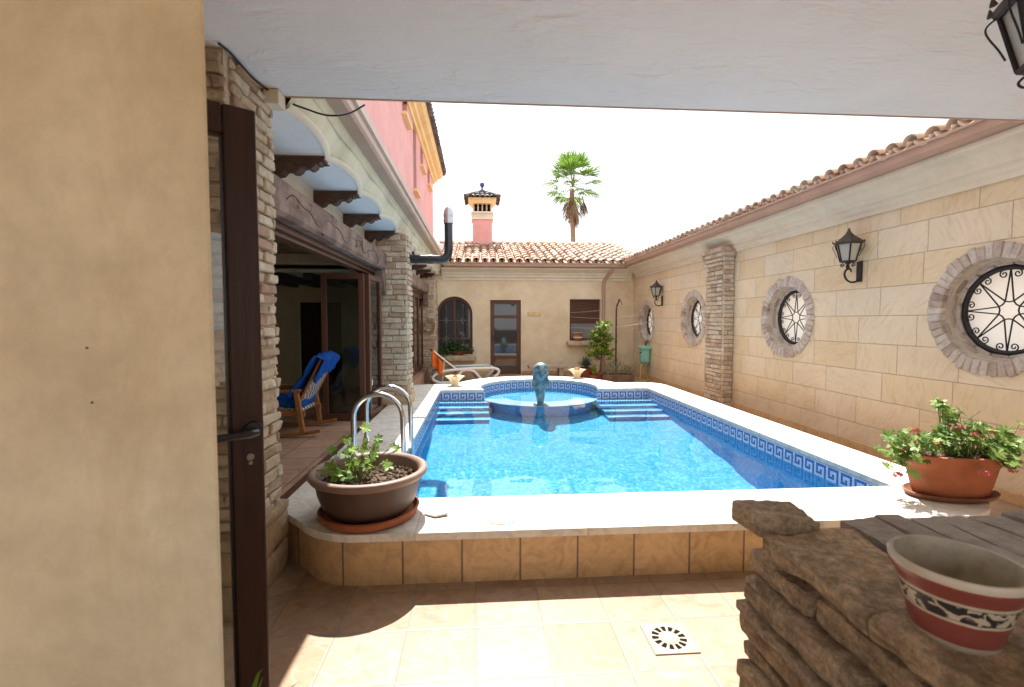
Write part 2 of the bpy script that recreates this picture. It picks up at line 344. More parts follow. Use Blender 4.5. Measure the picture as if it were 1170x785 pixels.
# ------------------------------------------------------------------ mesh helper
class MB:
    def __init__(s): s.v = []; s.f = []
    def add(s, vs, fs):
        o = len(s.v); s.v += [tuple(v) for v in vs]; s.f += [tuple(i + o for i in f) for f in fs]; return s
    def box(s, a, b):
        (x0, y0, z0), (x1, y1, z1) = a, b
        return s.add([(x, y, z) for x in (x0, x1) for y in (y0, y1) for z in (z0, z1)],
                     [(0, 1, 3, 2), (4, 6, 7, 5), (0, 4, 5, 1), (2, 3, 7, 6), (0, 2, 6, 4), (1, 5, 7, 3)])
    def brick(s, c, h, bev=.006, jit=.003, mat=None):
        c = Vector(c); vs = []; idx = {}
        sg = [(a, b, d) for a in (-1, 1) for b in (-1, 1) for d in (-1, 1)]
        for q in sg:
            j = Vector([random.uniform(-jit, jit) for _ in range(3)])
            for a in range(3):
                p = Vector([q[k] * (h[k] if k == a else max(h[k] - bev, h[k] * .3)) for k in range(3)]) + j
                if mat: p = mat @ p
                idx[q, a] = len(vs); vs.append(c + p)
        fs = []
        for a in range(3):
            b, d = (a + 1) % 3, (a + 2) % 3
            for sa in (-1, 1):
                def S_(vb, vd):
                    q = [0, 0, 0]; q[a] = sa; q[b] = vb; q[d] = vd; return tuple(q)
                fs.append([idx[S_(-1, -1), a], idx[S_(1, -1), a], idx[S_(1, 1), a], idx[S_(-1, 1), a]])
            for sa in (-1, 1):
                for sb in (-1, 1):
                    def E_(vd):
                        q = [0, 0, 0]; q[a] = sa; q[b] = sb; q[d] = vd; return tuple(q)
                    fs.append([idx[E_(-1), a], idx[E_(-1), b], idx[E_(1), b], idx[E_(1), a]])
        for q in sg: fs.append([idx[q, 0], idx[q, 1], idx[q, 2]])
        return s.add(vs, fs)
    def rock(s, c, h, amp=.012, freq=9, nx=8, ny=4, nz=3, seed=0):
        """rough stone block: subdivided box pushed about by noise"""
        c = Vector(c); vs = {}; out = []; fs = []
        n = (nx, ny, nz)
        def vid(i, j, k):
            if (i, j, k) in vs: return vs[i, j, k]
            p = Vector([(t / m * 2 - 1) * hh for t, m, hh in zip((i, j, k), n, h)])
            e = min(h) * .35
            # soften corners
            q = Vector([max(-hh + e, min(hh - e, x)) for x, hh in zip(p, h)]); d = p - q
            if d.length > 0: p = q + d.normalized() * min(d.length, e)
            w_ = c + p; nn = noise.noise_vector(w_ * freq + Vector((seed * 3.7, seed, 0)))
            n2 = noise.noise_vector(w_ * freq * 3.1 + Vector((seed, 0, seed * 2.1)))
            vs[i, j, k] = len(out); n3 = noise.noise_vector(w_ * freq * 8.3 + Vector((1, seed, 3))); out.append(w_ + nn * amp + n2 * amp * .45 + n3 * amp * .22); return vs[i, j, k]
        for i in range(nx):
            for j in range(ny):
                for k in (0, nz): fs.append([vid(i, j, k), vid(i + 1, j, k), vid(i + 1, j + 1, k), vid(i, j + 1, k)])
            for k in range(nz):
                for j in (0, ny): fs.append([vid(i, j, k), vid(i + 1, j, k), vid(i + 1, j, k + 1), vid(i, j, k + 1)])
        for j in range(ny):
            for k in range(nz):
                for i in (0, nx): fs.append([vid(i, j, k), vid(i, j + 1, k), vid(i, j + 1, k + 1), vid(i, j, k + 1)])
        return s.add(out, fs)
    def tube(s, pts, r, n=10, closed=False, caps=True):
        pts = [Vector(p) for p in pts]; L = len(pts)
        rs = r if isinstance(r, (list, tuple)) else [r] * L
        vs = []; prev = None
        for i, p in enumerate(pts):
            if closed: t = pts[(i + 1) % L] - pts[i - 1]
            else: t = pts[min(i + 1, L - 1)] - pts[max(i - 1, 0)]
            t = t.normalized() if t.length else Vector((0, 0, 1))
            if prev is None:
                a = Vector((0, 0, 1)) if abs(t.z) < .9 else Vector((1, 0, 0))
                u = t.cross(a).normalized()
            else:
                u = prev - t * prev.dot(t); u = u.normalized() if u.length > 1e-6 else t.orthogonal().normalized()
            prev = u; v = t.cross(u)
            for k in range(n):
                an = 2 * PI * k / n; vs.append(p + (u * math.cos(an) + v * math.sin(an)) * rs[i])
        fs = []
        for i in range(L if closed else L - 1):
            i2 = (i + 1) % L
            for k in range(n): fs.append([i * n + k, i * n + (k + 1) % n, i2 * n + (k + 1) % n, i2 * n + k])
        if caps and not closed: fs += [list(range(n))[::-1], [(L - 1) * n + k for k in range(n)]]
        return s.add(vs, fs)
    def curve(s, pts, r, n=8, k=5):
        P = [Vector(p) for p in pts]; P = [2 * P[0] - P[1]] + P + [2 * P[-1] - P[-2]]; out = []
        rs = []; rr = r if isinstance(r, (list, tuple)) else [r] * len(pts)
        for i in range(1, len(P) - 2):
            p0, p1, p2, p3 = P[i - 1:i + 3]
            for q in range(k):
                t = q / k; out.append(.5 * ((2 * p1) + (p2 - p0) * t + (2 * p0 - 5 * p1 + 4 * p2 - p3) * t * t + (3 * p1 - p0 - 3 * p2 + p3) * t ** 3)); rs.append(rr[i - 1] + (rr[i] - rr[i - 1]) * t)
        return s.tube(out + [P[-2]], rs + [rr[-1]], n)
    def lathe(s, prof, c=(0, 0, 0), n=40, sx=1, sy=1, wob=None, closed=False):
        vs = []; fs = []
        for (r, z) in prof:
            for k in range(n):
                a = 2 * PI * k / n; rr = r * (wob(a, z) if wob else 1)
                vs.append((c[0] + rr * math.cos(a) * sx, c[1] + rr * math.sin(a) * sy, c[2] + z))
        for i in range(len(prof) - 1):
            for k in range(n): fs.append([i * n + k, i * n + (k + 1) % n, (i + 1) * n + (k + 1) % n, (i + 1) * n + k])
        if not closed:
            if prof[0][0] > 1e-4: fs.append(list(range(n))[::-1])
            if prof[-1][0] > 1e-4: fs.append([(len(prof) - 1) * n + k for k in range(n)])
        return s.add(vs, fs)
    def prism(s, poly, z0, z1, holes=(), bottom=True):
        loops = [poly] + list(holes)
        tri = tessellate_polygon([[Vector((x, y, 0)) for x, y in lp] for lp in loops])
        flat = [p for lp in loops for p in lp]; N = len(flat)
        vs = [(x, y, z1) for x, y in flat] + [(x, y, z0) for x, y in flat]
        fs = [list(t) for t in tri]
        if bottom: fs += [[i + N for i in t[::-1]] for t in tri]
        o = 0
        for lp in loops:
            L = len(lp)
            for i in range(L): fs.append([o + i, o + (i + 1) % L, N + o + (i + 1) % L, N + o + i])
            o += L
        return s.add(vs, fs)
    def extr(s, prof, axis, a0, a1):
        """closed profile in the plane normal to axis, swept from a0 to a1"""
        n = len(prof)
        def P(p, a): return (a, p[0], p[1]) if axis == 'x' else (p[0], a, p[1])
        vs = [P(p, a0) for p in prof] + [P(p, a1) for p in prof]
        tri = tessellate_polygon([[Vector((p[0], p[1], 0)) for p in prof]])
        fs = [[i, (i + 1) % n, n + (i + 1) % n, n + i] for i in range(n)] + [list(t) for t in tri] + [[i + n for i in t[::-1]] for t in tri]
        return s.add(vs, fs)
    def grid(s, fn, nu, nv):
        vs = [fn(i / nu, j / nv) for j in range(nv + 1) for i in range(nu + 1)]
        fs = [[j * (nu + 1) + i, j * (nu + 1) + i + 1, (j + 1) * (nu + 1) + i + 1, (j + 1) * (nu + 1) + i] for j in range(nv) for i in range(nu)]
        return s.add(vs, fs)
    def build(s, name, m, parent=None, smooth=None, bevel=0, solid=0, origin=None, sub=0, norm=True):
        me = bpy.data.meshes.new(name)
        o_ = Vector(origin) if origin is not None else Vector((0, 0, 0))
        me.from_pydata([tuple(Vector(v) - o_) for v in s.v], [], s.f); me.update()
        if norm:
            b = bmesh.new(); b.from_mesh(me)
            bmesh.ops.recalc_face_normals(b, faces=b.faces); b.to_mesh(me); b.free()
        me.materials.append(m.m if isinstance(m, Mat) else m)
        ob = bpy.data.objects.new(name, me); COL.objects.link(ob)
        if smooth is not None:
            me.polygons.foreach_set('use_smooth', [True] * len(me.polygons))
            me.set_sharp_from_angle(angle=R(smooth))
        if parent is not None:
            ob.parent = parent
            b_ = parent
            off = Vector((0, 0, 0))
            while b_ is not None: off += b_.location; b_ = b_.parent
            ob.location = o_ - off
        else: ob.location = o_
        if solid:
            md = ob.modifiers.new('thickness', 'SOLIDIFY'); md.thickness = solid; md.offset = 0
        if bevel:
            md = ob.modifiers.new('bevel', 'BEVEL'); md.width = bevel; md.segments = 2; md.limit_method = 'ANGLE'; md.angle_limit = R(40)
        if sub:
            md = ob.modifiers.new('sub', 'SUBSURF'); md.levels = sub; md.render_levels = sub
        return ob

def tag(o, label=None, cat=None, group=None, kind=None):
    if label: o['label'] = label
    if cat: o['category'] = cat
    if group: o['group'] = group
    if kind: o['kind'] = kind
    return o
def thing(name, label, cat, loc=(0, 0, 0), group=None):
    o = bpy.data.objects.new(name, None); COL.objects.link(o); o.location = loc; o.empty_display_size = .1
    return tag(o, label, cat, group)
def copy_tree(o, parent=None):
    c = o.copy(); COL.objects.link(c)
    if parent is not None: c.parent = parent
    for ch in list(o.children): copy_tree(ch, c)
    return c
def arc(cx, cy_, r, a0, a1, n):
    return [(cx + r * math.cos(R(a0 + (a1 - a0) * i / n)), cy_ + r * math.sin(R(a0 + (a1 - a0) * i / n))) for i in range(n + 1)]

# ------------------------------------------------------------------ dimensions
CE = 2.80                      # porch ceiling
PX0, PX1, PY0, PY1 = -.66, 2.97, 3.15, 8.1
SC, SR = (1.08, 8.45), 1.05    # spa
CT, WL = .31, .14              # coping top, water level
WX = 4.36                      # right wall face
BY = 13.1                      # back wall face
a_in = math.degrees(math.asin((PY1 - SC[1]) / SR))
INNER = [(PX0, PY0), (PX1, PY0), (PX1, PY1)] + arc(SC[0], SC[1], SR, a_in, 180 - a_in, 40) + [(PX0, PY1)]
a_out = math.degrees(math.asin(.4 / 1.58))
OUTER = (arc(-.68, 3.07, .45, 215, 270, 8) + arc(2.92, 3.15, .53, 270, 360, 12) + arc(3.05, 8.45, .40, 0, 90, 8)
         + arc(SC[0], SC[1], 1.58, a_out, 180 - a_out, 36) + arc(-.93, 8.5, .35, 90, 180, 8) + [(-1.28, 3.05)])
OUTER = [p for i, p in enumerate(OUTER) if i == 0 or (Vector(p) - Vector(OUTER[i - 1])).length > .004]

# ------------------------------------------------------------------ ground
E = 60
mb = MB(); big = [(-E, -E), (E, -E), (E, E), (-E, E)]
tri = tessellate_polygon([[Vector((x, y, 0)) for x, y in big], [Vector((x, y, 0)) for x, y in INNER]])
fl = big + INNER; mb.add([(x, y, 0) for x, y in fl], [list(t) for t in tri])
o = mb.build('courtyard_floor', M_floor, norm=False); tag(o, kind='structure')
for p in o.data.polygons:
    if p.normal.z < 0: p.flip()
mb = MB().box((-5.2, 2.95, .0), (-1.285, 12.9, .285)); tag(mb.build('patio_floor', M_patio), kind='structure')

# ------------------------------------------------------------------ swimming pool
pool = thing('swimming_pool', 'raised blue mosaic swimming pool with a cream stone coping and round end', 'swimming pool', (1.1, 5.5, 0))
MB().prism(OUTER, CT - .045, CT, [INNER]).build('coping', M_coping, pool, bevel=.010)
def offset(poly, d):
    n = len(poly); out = []
    for i in range(n):
        p0, p1, p2 = Vector(poly[i - 1]), Vector(poly[i]), Vector(poly[(i + 1) % n])
        a, b = (p1 - p0).normalized(), (p2 - p1).normalized()
        na, nb = Vector((a.y, -a.x)), Vector((b.y, -b.x)); m_ = (na + nb)
        m_ = m_ / max(.3, m_.length_squared / 2) if m_.length > .1 else na
        out.append(tuple(p1 + m_ * d * (1 if True else 0)))
    return out
CL = offset(OUTER, -.035)
mb = MB(); n = len(CL)
# riser cladding: arclength along x is close enough for the straight front; curved ends keep their joints
for i in range(n):
    a, b = CL[i], CL[(i + 1) % n]; mb.add([(a[0], a[1], 0), (b[0], b[1], 0), (b[0], b[1], CT - .045), (a[0], a[1], CT - .045)], [(0, 1, 2, 3)])
mb.build('riser_cladding', M_clad, pool)
FZ = -1.60
mb = MB(); n = len(INNER)
for i in range(n):
    a, b = INNER[i], INNER[(i + 1) % n]; mb.add([(a[0], a[1], FZ), (b[0], b[1], FZ), (b[0], b[1], CT - .046), (a[0], a[1], CT - .046)], [(0, 1, 2, 3)])
YB = 7.05; FB = -.70
mb.add([(PX0, PY0, FZ), (PX1, PY0, FZ), (PX1, YB, FB), (PX0, YB, FB)], [(0, 1, 2, 3)])
mb.add([(PX0, YB, FB), (PX1, YB, FB), (PX1, 9.6, FB), (PX0, 9.6, FB)], [(0, 1, 2, 3)])
basin = mb.build('basin', M_mosaic, pool)
# frieze band and greek key
IN1, IN2 = offset(INNER, -.004), offset(INNER, -.006)
mb = MB()
for i in range(n):
    a, b = IN1[i], IN1[(i + 1) % n]; mb.add([(a[0], a[1], .128), (b[0], b[1], .128), (b[0], b[1], CT - .047), (a[0], a[1], CT - .047)], [(0, 1, 2, 3)])
fr = mb.build('tile_frieze', M_frieze, pool)
KEY = ["11111.", "1...1.", "1.1.1.", "1.111.", "1....."]
mb = MB(); cell = .0235; acc = []
Ls = [0]
for i in range(n): Ls.append(Ls[-1] + (Vector(IN2[(i + 1) % n]) - Vector(IN2[i])).length)
def along(s_):
    for i in range(n):
        if s_ <= Ls[i + 1] + 1e-9:
            t = (s_ - Ls[i]) / max(1e-9, Ls[i + 1] - Ls[i]); return Vector(IN2[i]).lerp(Vector(IN2[(i + 1) % n]), t)
    return Vector(IN2[0])
nu = int(Ls[-1] / (cell * 6)); st = Ls[-1] / nu
for u in range(nu):
    for r_, row in enumerate(KEY):
        for c_, ch in enumerate(row):
            if ch == '1':
                s0 = u * st + c_ * st / 6; p = along(s0 + .001); q = along(s0 + st / 6 - .001)
                zt = CT - .058 - r_ * cell; zb = zt - cell + .002
                mb.add([(p.x, p.y, zb), (q.x, q.y, zb), (q.x, q.y, zt), (p.x, p.y, zt)], [(0, 1, 2, 3)])
mb.build('greek_key', M_key, fr)
# spa ring, spa floor, steps
ring = arc(SC[0], SC[1], SR, 0, 360, 72)[:-1]; rin = arc(SC[0], SC[1], SR - .30, 0, 360, 72)[:-1]
half = arc(SC[0], SC[1], SR - .004, 180 - a_in + 0, 360 + a_in, 50); halfin = arc(SC[0], SC[1], SR - .40, 360 + a_in, 180 - a_in, 50)
MB().prism(half + halfin, FB - .1, WL - .10).build('spa_wall', M_mosaic, pool)
half2 = arc(SC[0], SC[1], SR + .004, 180 - a_in, 360 + a_in, 50); halfin2 = arc(SC[0], SC[1], SR - .41, 360 + a_in, 180 - a_in, 50)
MB().prism(half2 + halfin2, WL - .099, WL - .035).build('spa_ledge', M_white_edge, pool, bevel=.01)
MB().prism(arc(SC[0], SC[1], SR - .006, 0, 360, 64)[:-1], FB - .09, -.22).build('spa_floor', M_mosaic, pool)
for (x0, x1) in ((PX0 + .004, .16), (2.0, PX1 - .004)):
    for k in range(4):
        yb, yf = PY1 - .004 - .2 * 0, PY1 - .24 * (k + 1)
        zt = WL - .085 - .19 * k
        s_ = MB().box((x0, yf, FB - .1 + .003 * (k + 1)), (x1, yb if k == 0 else PY1 - .24 * k - .001, zt)).build('step', M_mosaic, pool)
        MB().box((x0 + .001, yf - .004, zt + .001), (x1, yf + .045, zt + .008)).build('step_edge', M_white_edge, s_)
# water
mb = MB(); gx, gy = 150, 260
X0, X1, Y0, Y1 = PX0 - .004, PX1 + .004, PY0 - .004, 9.51
def wz(x, y):
    v = Vector((x * 2.3, y * 2.3, .3)); q = Vector((x * 6.5, y * 6.5, 4.3))
    return .0046 * noise.noise(v) + .0007 * noise.noise(q)
idx = {}; vs = []; fs = []
def inside(x, y):
    return (y <= PY1 + .01) or ((x - SC[0]) ** 2 + (y - SC[1]) ** 2 < (SR + .012) ** 2)
def wv(i, j):
    if (i, j) not in idx:
        x = X0 + (X1 - X0) * i / gx; y = Y0 + (Y1 - Y0) * j / gy
        idx[i, j] = len(vs); vs.append((x, y, WL + wz(x, y)))
    return idx[i, j]
for j in range(gy):
    for i in range(gx):
        x = X0 + (X1 - X0) * (i + .5) / gx; y = Y0 + (Y1 - Y0) * (j + .5) / gy
        if inside(x, y): fs.append([wv(i, j), wv(i + 1, j), wv(i + 1, j + 1), wv(i, j + 1)])
wo = MB().add(vs, fs).build('pool_water', M_water, smooth=180, norm=False); tag(wo, kind='structure')
wo.cycles.is_caustics_caster = True
sl.cycles.is_caustics_light = True
for ob in pool.children_recursive: ob.cycles.is_caustics_receiver = True

# ------------------------------------------------------------------ brick piers
def pier(mb, core, x0, x1, y0, y1, z0, z1, bh=.058, jt=.012, bl=.22, faces='-y+x-x', prot=.012, bev=.008, jit=.004):
    core.box((x0 + .014, y0 + .014, z0), (x1 - .014, y1 - .014, z1))
    z = z0; row = 0
    while z < z1 - .02:
        h = bh * random.uniform(.85, 1.12); h = min(h, z1 - z)
        for f in faces.replace('+', ' +').replace('-', ' -').split():
            ax = f[1]
            if ax == 'y': a0, a1 = x0, x1
            else: a0, a1 = y0 + .05, y1 - .02
            p = a0 - (random.uniform(.3, .7) * bl if row % 2 else 0)
            while p < a1:
                L = bl * random.uniform(.75, 1.2)
                s0, s1 = max(p, a0), min(p + L, a1)
                if s1 - s0 > .03:
                    d = .045; pr = random.uniform(0, prot)
                    if ax == 'y':
                        yy = (y0 - pr + d / 2) if f[0] == '-' else (y1 + pr - d / 2)
                        mb.brick(((s0 + s1) / 2, yy, z + h / 2), ((s1 - s0) / 2 - jt / 2, d / 2, h / 2 - jt / 2), bev, jit)
                    else:
                        xx = (x1 + pr - d / 2) if f[0] == '+' else (x0 - pr + d / 2)
                        mb.brick((xx, (s0 + s1) / 2, z + h / 2), (d / 2, (s1 - s0) / 2 - jt / 2, h / 2 - jt / 2), bev, jit)
                p += L
        z += h; row += 1
def pillar(label, x0, x1, y0, y1, z0, z1, plinth=None, mats=(M_brick, M_mortar), **kw):
    t = thing('brick_pillar', label, 'brick pillar', ((x0 + x1) / 2, (y0 + y1) / 2, 0), 'brick pillars of the courtyard')
    b, c = MB(), MB(); pier(b, c, x0, x1, y0, y1, z0, z1, **kw)
    c.build('core', mats[1], t); b.build('brickwork', mats[0], t)
    if plinth:
        p = MB(); e, pz0, pz1 = plinth
        z = pz0
        while z < pz1 - .02:
            h = min(random.uniform(.14, .24), pz1 - z)
            p.rock(((x0 + x1) / 2, (y0 + y1) / 2, z + h / 2), ((x1 - x0) / 2 + e, (y1 - y0) / 2 + e, h / 2 + .004), .012, 7, 10, 10, 4, seed=z * 10)
            z += h
        p.build('plinth', M_plinth, t, smooth=50)
    return t
pillar('tall pale brick pillar on a rough stone base just behind the open glass door', -1.75, -1.2, 2.40, 2.93, .38, CE - .005, plinth=(.03, 0, .40), bh=.066, bl=.21, prot=.022, bev=.007, jit=.006)
pillar('slender pale brick pillar between the two wooden beams, beside the pool ladder', -1.435, -.995, 6.75, 7.2, .42, 2.70, plinth=(.03, .28, .43), bh=.082, bl=.2, prot=.016, jit=.005)
pillar('brick pillar in the far left corner, partly behind the orange towel', -1.62, -1.12, 12.3, 13.09, .02, 2.58, bh=.068, bl=.22)

# ------------------------------------------------------------------ roof tiles
def barrel_tiles(mb, org, ev, up, ncol, nrow, pitch, length, r=None, pans=True, lift=.0, clip=None):
    """rows of half-round tiles: ev = unit vector along the eave, up = unit vector up the slope"""
    ev, up, org = Vector(ev).normalized(), Vector(up).normalized(), Vector(org); nn = ev.cross(up).normalized()
    if nn.z < 0: nn = -nn
    r = r or pitch * .36
    for c in range(ncol):
        for k in range(nrow):
            base = org + ev * (pitch * c) + up * (length * .86 * k)
            if clip and not clip(base): continue
            j = random.uniform(-.008, .008); tl = random.uniform(-.006, .012)
            for conv in ((1, -1) if pans else (1,)):
                b2 = base + (ev * (pitch / 2) if conv < 0 else Vector((0, 0, 0))) + ev * j
                vs = []; m_ = 7
                for e_, (rr, off) in enumerate(((r * 1.08, .0), (r * .88, length))):
                    for q in range(m_ + 1):
                        a = PI * q / m_
                        h = math.sin(a) * rr * .85 * conv + (r * .75 if conv < 0 else .0) * .4
                        lf = (.018 if e_ == 0 else 0) * (1 if conv > 0 else .3) + tl * (1 - e_)
                        vs.append(b2 + ev * (math.cos(a) * rr) + up * off + nn * (h + lf + lift))
                mb.add(vs, [[q, q + 1, m_ + 2 + q, m_ + 1 + q] for q in range(m_)])

# ------------------------------------------------------------------ right boundary wall
rw = thing('stone_wall', 'long sandstone block wall with round windows along the right side of the pool', 'wall', (WX, 5, 0))
WINS = [(3.73, 1.585), (6.44, 1.54), (9.36, 1.535), (12.02, 1.46)]
HR = .45
def wall_face(mb, x, y0, y1, z0, z1):
    ys = [y0]
    s = .62
    for (cy_, cz) in WINS:
        mb.add([(x, ys[-1], z0), (x, cy_ - s, z0), (x, cy_ - s, z1), (x, ys[-1], z1)], [(0, 1, 2, 3)])
        a, b = cy_ - s, cy_ + s
        mb.add([(x, a, z0), (x, b, z0), (x, b, cz - s), (x, a, cz - s)], [(0, 1, 2, 3)])
        mb.add([(x, a, cz + s), (x, b, cz + s), (x, b, z1), (x, a, z1)], [(0, 1, 2, 3)])
        N = 64; vs = []
        for k in range(N):
            an = 2 * PI * k / N + PI / 4; c_, s_ = math.cos(an), math.sin(an); mxx = max(abs(c_), abs(s_))
            vs += [(x, cy_ + HR * c_, cz + HR * s_), (x, cy_ + s * c_ / mxx, cz + s * s_ / mxx)]
        mb.add(vs, [[2 * k, 2 * k + 1, (2 * k + 3) % (2 * N), (2 * k + 2) % (2 * N)] for k in range(N)])
        ys.append(b)
    mb.add([(x, ys[-1], z0), (x, y1, z0), (x, y1, z1), (x, ys[-1], z1)], [(0, 1, 2, 3)])
mb = MB(); wall_face(mb, WX, -3, BY - .001, 0, 2.96)
mb.add([(WX, -3, 0), (WX + .36, -3, 0), (WX + .36, -3, 2.96), (WX, -3, 2.96)], [(0, 1, 2, 3)])
mb.build('stonework', M_ashlar, rw, norm=False)
mb = MB(); wall_face(mb, WX + .36, -3, BY + 3.5, 0, 2.96); mb.build('outer_face', M_cream, rw, norm=False)
MB().box((WX - .025, -3, 0), (WX - .0005, BY, .10)).build('skirting', M_clad, rw, bevel=.004)
prof = [(WX + .1, 2.66), (WX - .03, 2.66), (WX - .035, 2.70), (WX - .075, 2.72), (WX - .08, 2.765), (WX - .12, 2.775), (WX - .135, 2.82), (WX - .20, 2.87), (WX - .22, 2.90), (WX - .32, 2.905), (WX - .32, 2.955), (WX + .1, 2.955)]
MB().extr(prof, 'y', -3, BY - .3).build('cornice', M_trim, rw, smooth=25)
gx_ = WX - .32
prof = [(gx_ + .01, 2.957), (gx_ - .055, 2.957), (gx_ - .095, 2.985), (gx_ - .105, 3.05), (gx_ - .125, 3.055), (gx_ - .125, 3.075), (gx_ + .01, 3.075)]
MB().extr(prof, 'y', -3, 12.62).build('gutter', M_fascia, rw, smooth=30)
mb = MB(); sl_up = Vector((math.cos(R(13)), 0, math.sin(R(13))))
barrel_tiles(mb, (gx_ - .13, -2.9, 3.09), (0, 1, 0), sl_up, 78, 3, .20, .46, r=.070)
mb.build('tile_roof', M_tile, rw, smooth=50, solid=.012, norm=False)
p0 = Vector((gx_ - .05, -3, 3.065)); p1 = p0 + sl_up * 1.3
MB().add([p0, (p0.x, 12.7, p0.z), (p1.x, 12.7, p1.z), (p1.x, -3, p1.z)], [(0, 1, 2, 3)]).build('roof_deck', M_tile_dark, rw, solid=.02)

# round windows (built at the origin facing -X, then copied)
def make_window(first):
    cy_, cz = first
    mb = MB(); N = 46
    for k in range(N):
        an = 2 * PI * (k + random.uniform(-.08, .08)) / N
        ro = .57 + random.uniform(-.012, .012); ri = HR - .01
        m_ = Matrix.Rotation(an, 3, 'X')   # local: y radial, z tangential
        c = m_ @ Vector((0, (ro + ri) / 2, 0)); rad = (ro + ri) / 2
        mb.brick(c + Vector((.012 - random.uniform(0, .012), 0, 0)), (.030, (ro - ri) / 2, PI * rad / N - .0035), .007, .003, m_)
    for d in range(3):                         # brick lined reveal, narrowing towards the grille
        N2 = 17
        for k in range(N2):
            an = 2 * PI * (k + .5 * (d % 2) + random.uniform(-.05, .05)) / N2
            m_ = Matrix.Rotation(an, 3, 'X'); rr = HR - .004 - .026 * d + random.uniform(-.004, .004)
            c = m_ @ Vector((0, rr + .02, 0)); c.x = .052 + .043 * d
            mb.brick(c, (.020, .03, PI * rr / N2 - .0035), .005, .003, m_)
    w_ = mb.build('round_window', M_vous, None)
    w_.parent = rw
    w_.location = Vector((WX, cy_, cz)) - rw.location
    # mortar sleeve
    sl_ = MB(); NN = 48
    for k in range(NN):
        a0, a1 = 2 * PI * k / NN, 2 * PI * (k + 1) / NN
        for (xa, ra, xb, rb) in ((-.010, .56, -.010, HR + .006), (-.010, HR + .006, .20, .385), (0.02, .56, -.010, .56), (.20, .385, .20, .50)):
            sl_.add([(xa, ra * math.cos(a0), ra * math.sin(a0)), (xa, ra * math.cos(a1), ra * math.sin(a1)), (xb, rb * math.cos(a1), rb * math.sin(a1)), (xb, rb * math.cos(a0), rb * math.sin(a0))], [(0, 1, 2, 3)])
    o = sl_.build('mortar_bed', M_mortar, None, smooth=40); o.parent = w_
    g = MB(); Y_ = lambda r, a, x=.150: (x, r * math.cos(a), r * math.sin(a))
    g.tube([Y_(.368, 2 * PI * k / 60) for k in range(60)], .024, 8, closed=True)
    for k in range(8):
        a = PI / 2 + k * PI / 4
        g.tube([Y_(.355, a), Y_(.085, a + PI / 8)], .0062, 6); g.tube([Y_(.355, a), Y_(.085, a - PI / 8)], .0062, 6)
        g.tube([Y_(.085, a - PI / 8), Y_(.072, a), Y_(.085, a + PI / 8)], .0062, 6)
        for sg in (-1, 1):
            pts = []
            cyy = (.315 * math.cos(a + sg * .17), .315 * math.sin(a + sg * .17))
            for q in range(16):
                th = a + sg * q * .55; rr = .036 * (1 - q / 19)
                pts.append((.150, cyy[0] + rr * math.cos(th), cyy[1] + rr * math.sin(th)))
            g.tube(pts, .0055, 5)
    o = g.build('grille', M_iron, None, smooth=60); o.parent = w_
    p = MB(); p.lathe([(0, 0), (.386, 0)], n=48)
    p.v = [(.190, x, y) for x, y, z in p.v]
    o = p.build('pane', M_frost, None, norm=False); o.parent = w_
    return w_
w0 = make_window(WINS[0])
for wn_ in WINS[1:]:
    c = copy_tree(w0); c.parent = rw; c.location = Vector((WX, *wn_)) - rw.location

# engaged brick pillar with stepped cap
t = thing('brick_pillar', 'brick pillar with a stepped cap standing against the sandstone wall between round windows', 'brick pillar', (WX - .1, 8.1, 0), 'brick pillars of the courtyard')
b, c = MB(), MB()
pier(b, c, WX - .19, WX - .001, 7.82, 8.47, 0, 2.52, bh=.075, bl=.23, faces='-y-x+y', prot=.018)
for k, e in enumerate((.03, .06, .09)):
    pier(b, c, WX - .19 - e, WX - .001, 7.82 - e, 8.47 + e, 2.52 + .075 * k, 2.595 + .075 * k, bh=.075, bl=.2, faces='-y-x+y', prot=.006)
c.build('core', M_mortar, t); b.build('brickwork', M_brickR, t)

# ------------------------------------------------------------------ back building
bb = thing('annex', 'low ochre plaster building with clay tile roof at the far end of the pool', 'building', (1.5, BY, 0))

def wall_xz(mb, outline, holes, y0, y1):
    """slab facing -Y, outlined in x,z, with openings"""
    t = MB().prism(outline, y0, y1, holes)
    mb.add([(x, z, y) for x, y, z in t.v], t.f)
def archpts(x0, x1, z0, zs, n=24):
    c, r = (x0 + x1) / 2, (x1 - x0) / 2
    return [(x0, z0), (x1, z0)] + [(c + r * math.cos(PI * i / n), zs + r * math.sin(PI * i / n)) for i in range(n + 1)]
def rect(x0, x1, z0, z1): return [(x0, z0), (x1, z0), (x1, z1), (x0, z1)]
ARCH = archpts(-1.16, -.17, .56, 1.66); DOOR = rect(.32, 1.17, -.02, 2.06); SHUT = rect(2.54, 3.41, .93, 2.09)
mb = MB()
wall_xz(mb, rect(-5.2, 1.9, -.1, 2.96) if False else [(-5.2, -.1), (.32, -.1), (.32, 2.06), (1.17, 2.06), (1.17, -.1), (WX + .3, -.1), (WX + .3, 2.96), (-5.2, 2.96)], [ARCH, SHUT], BY, BY + .3)
mb.build('wall', M_ochre, bb)
MB().box((-1.3, BY + .32, 0), (WX + .36, BY + 3.4, 2.95)).build('body', M_cream, bb)
MB().box((-1.1, BY - .02, 0), (.315, BY - .0005, .09)).box((1.175, BY - .02, 0), (WX - .03, BY - .0005, .09)).build('skirting', M_clad, bb, bevel=.004)
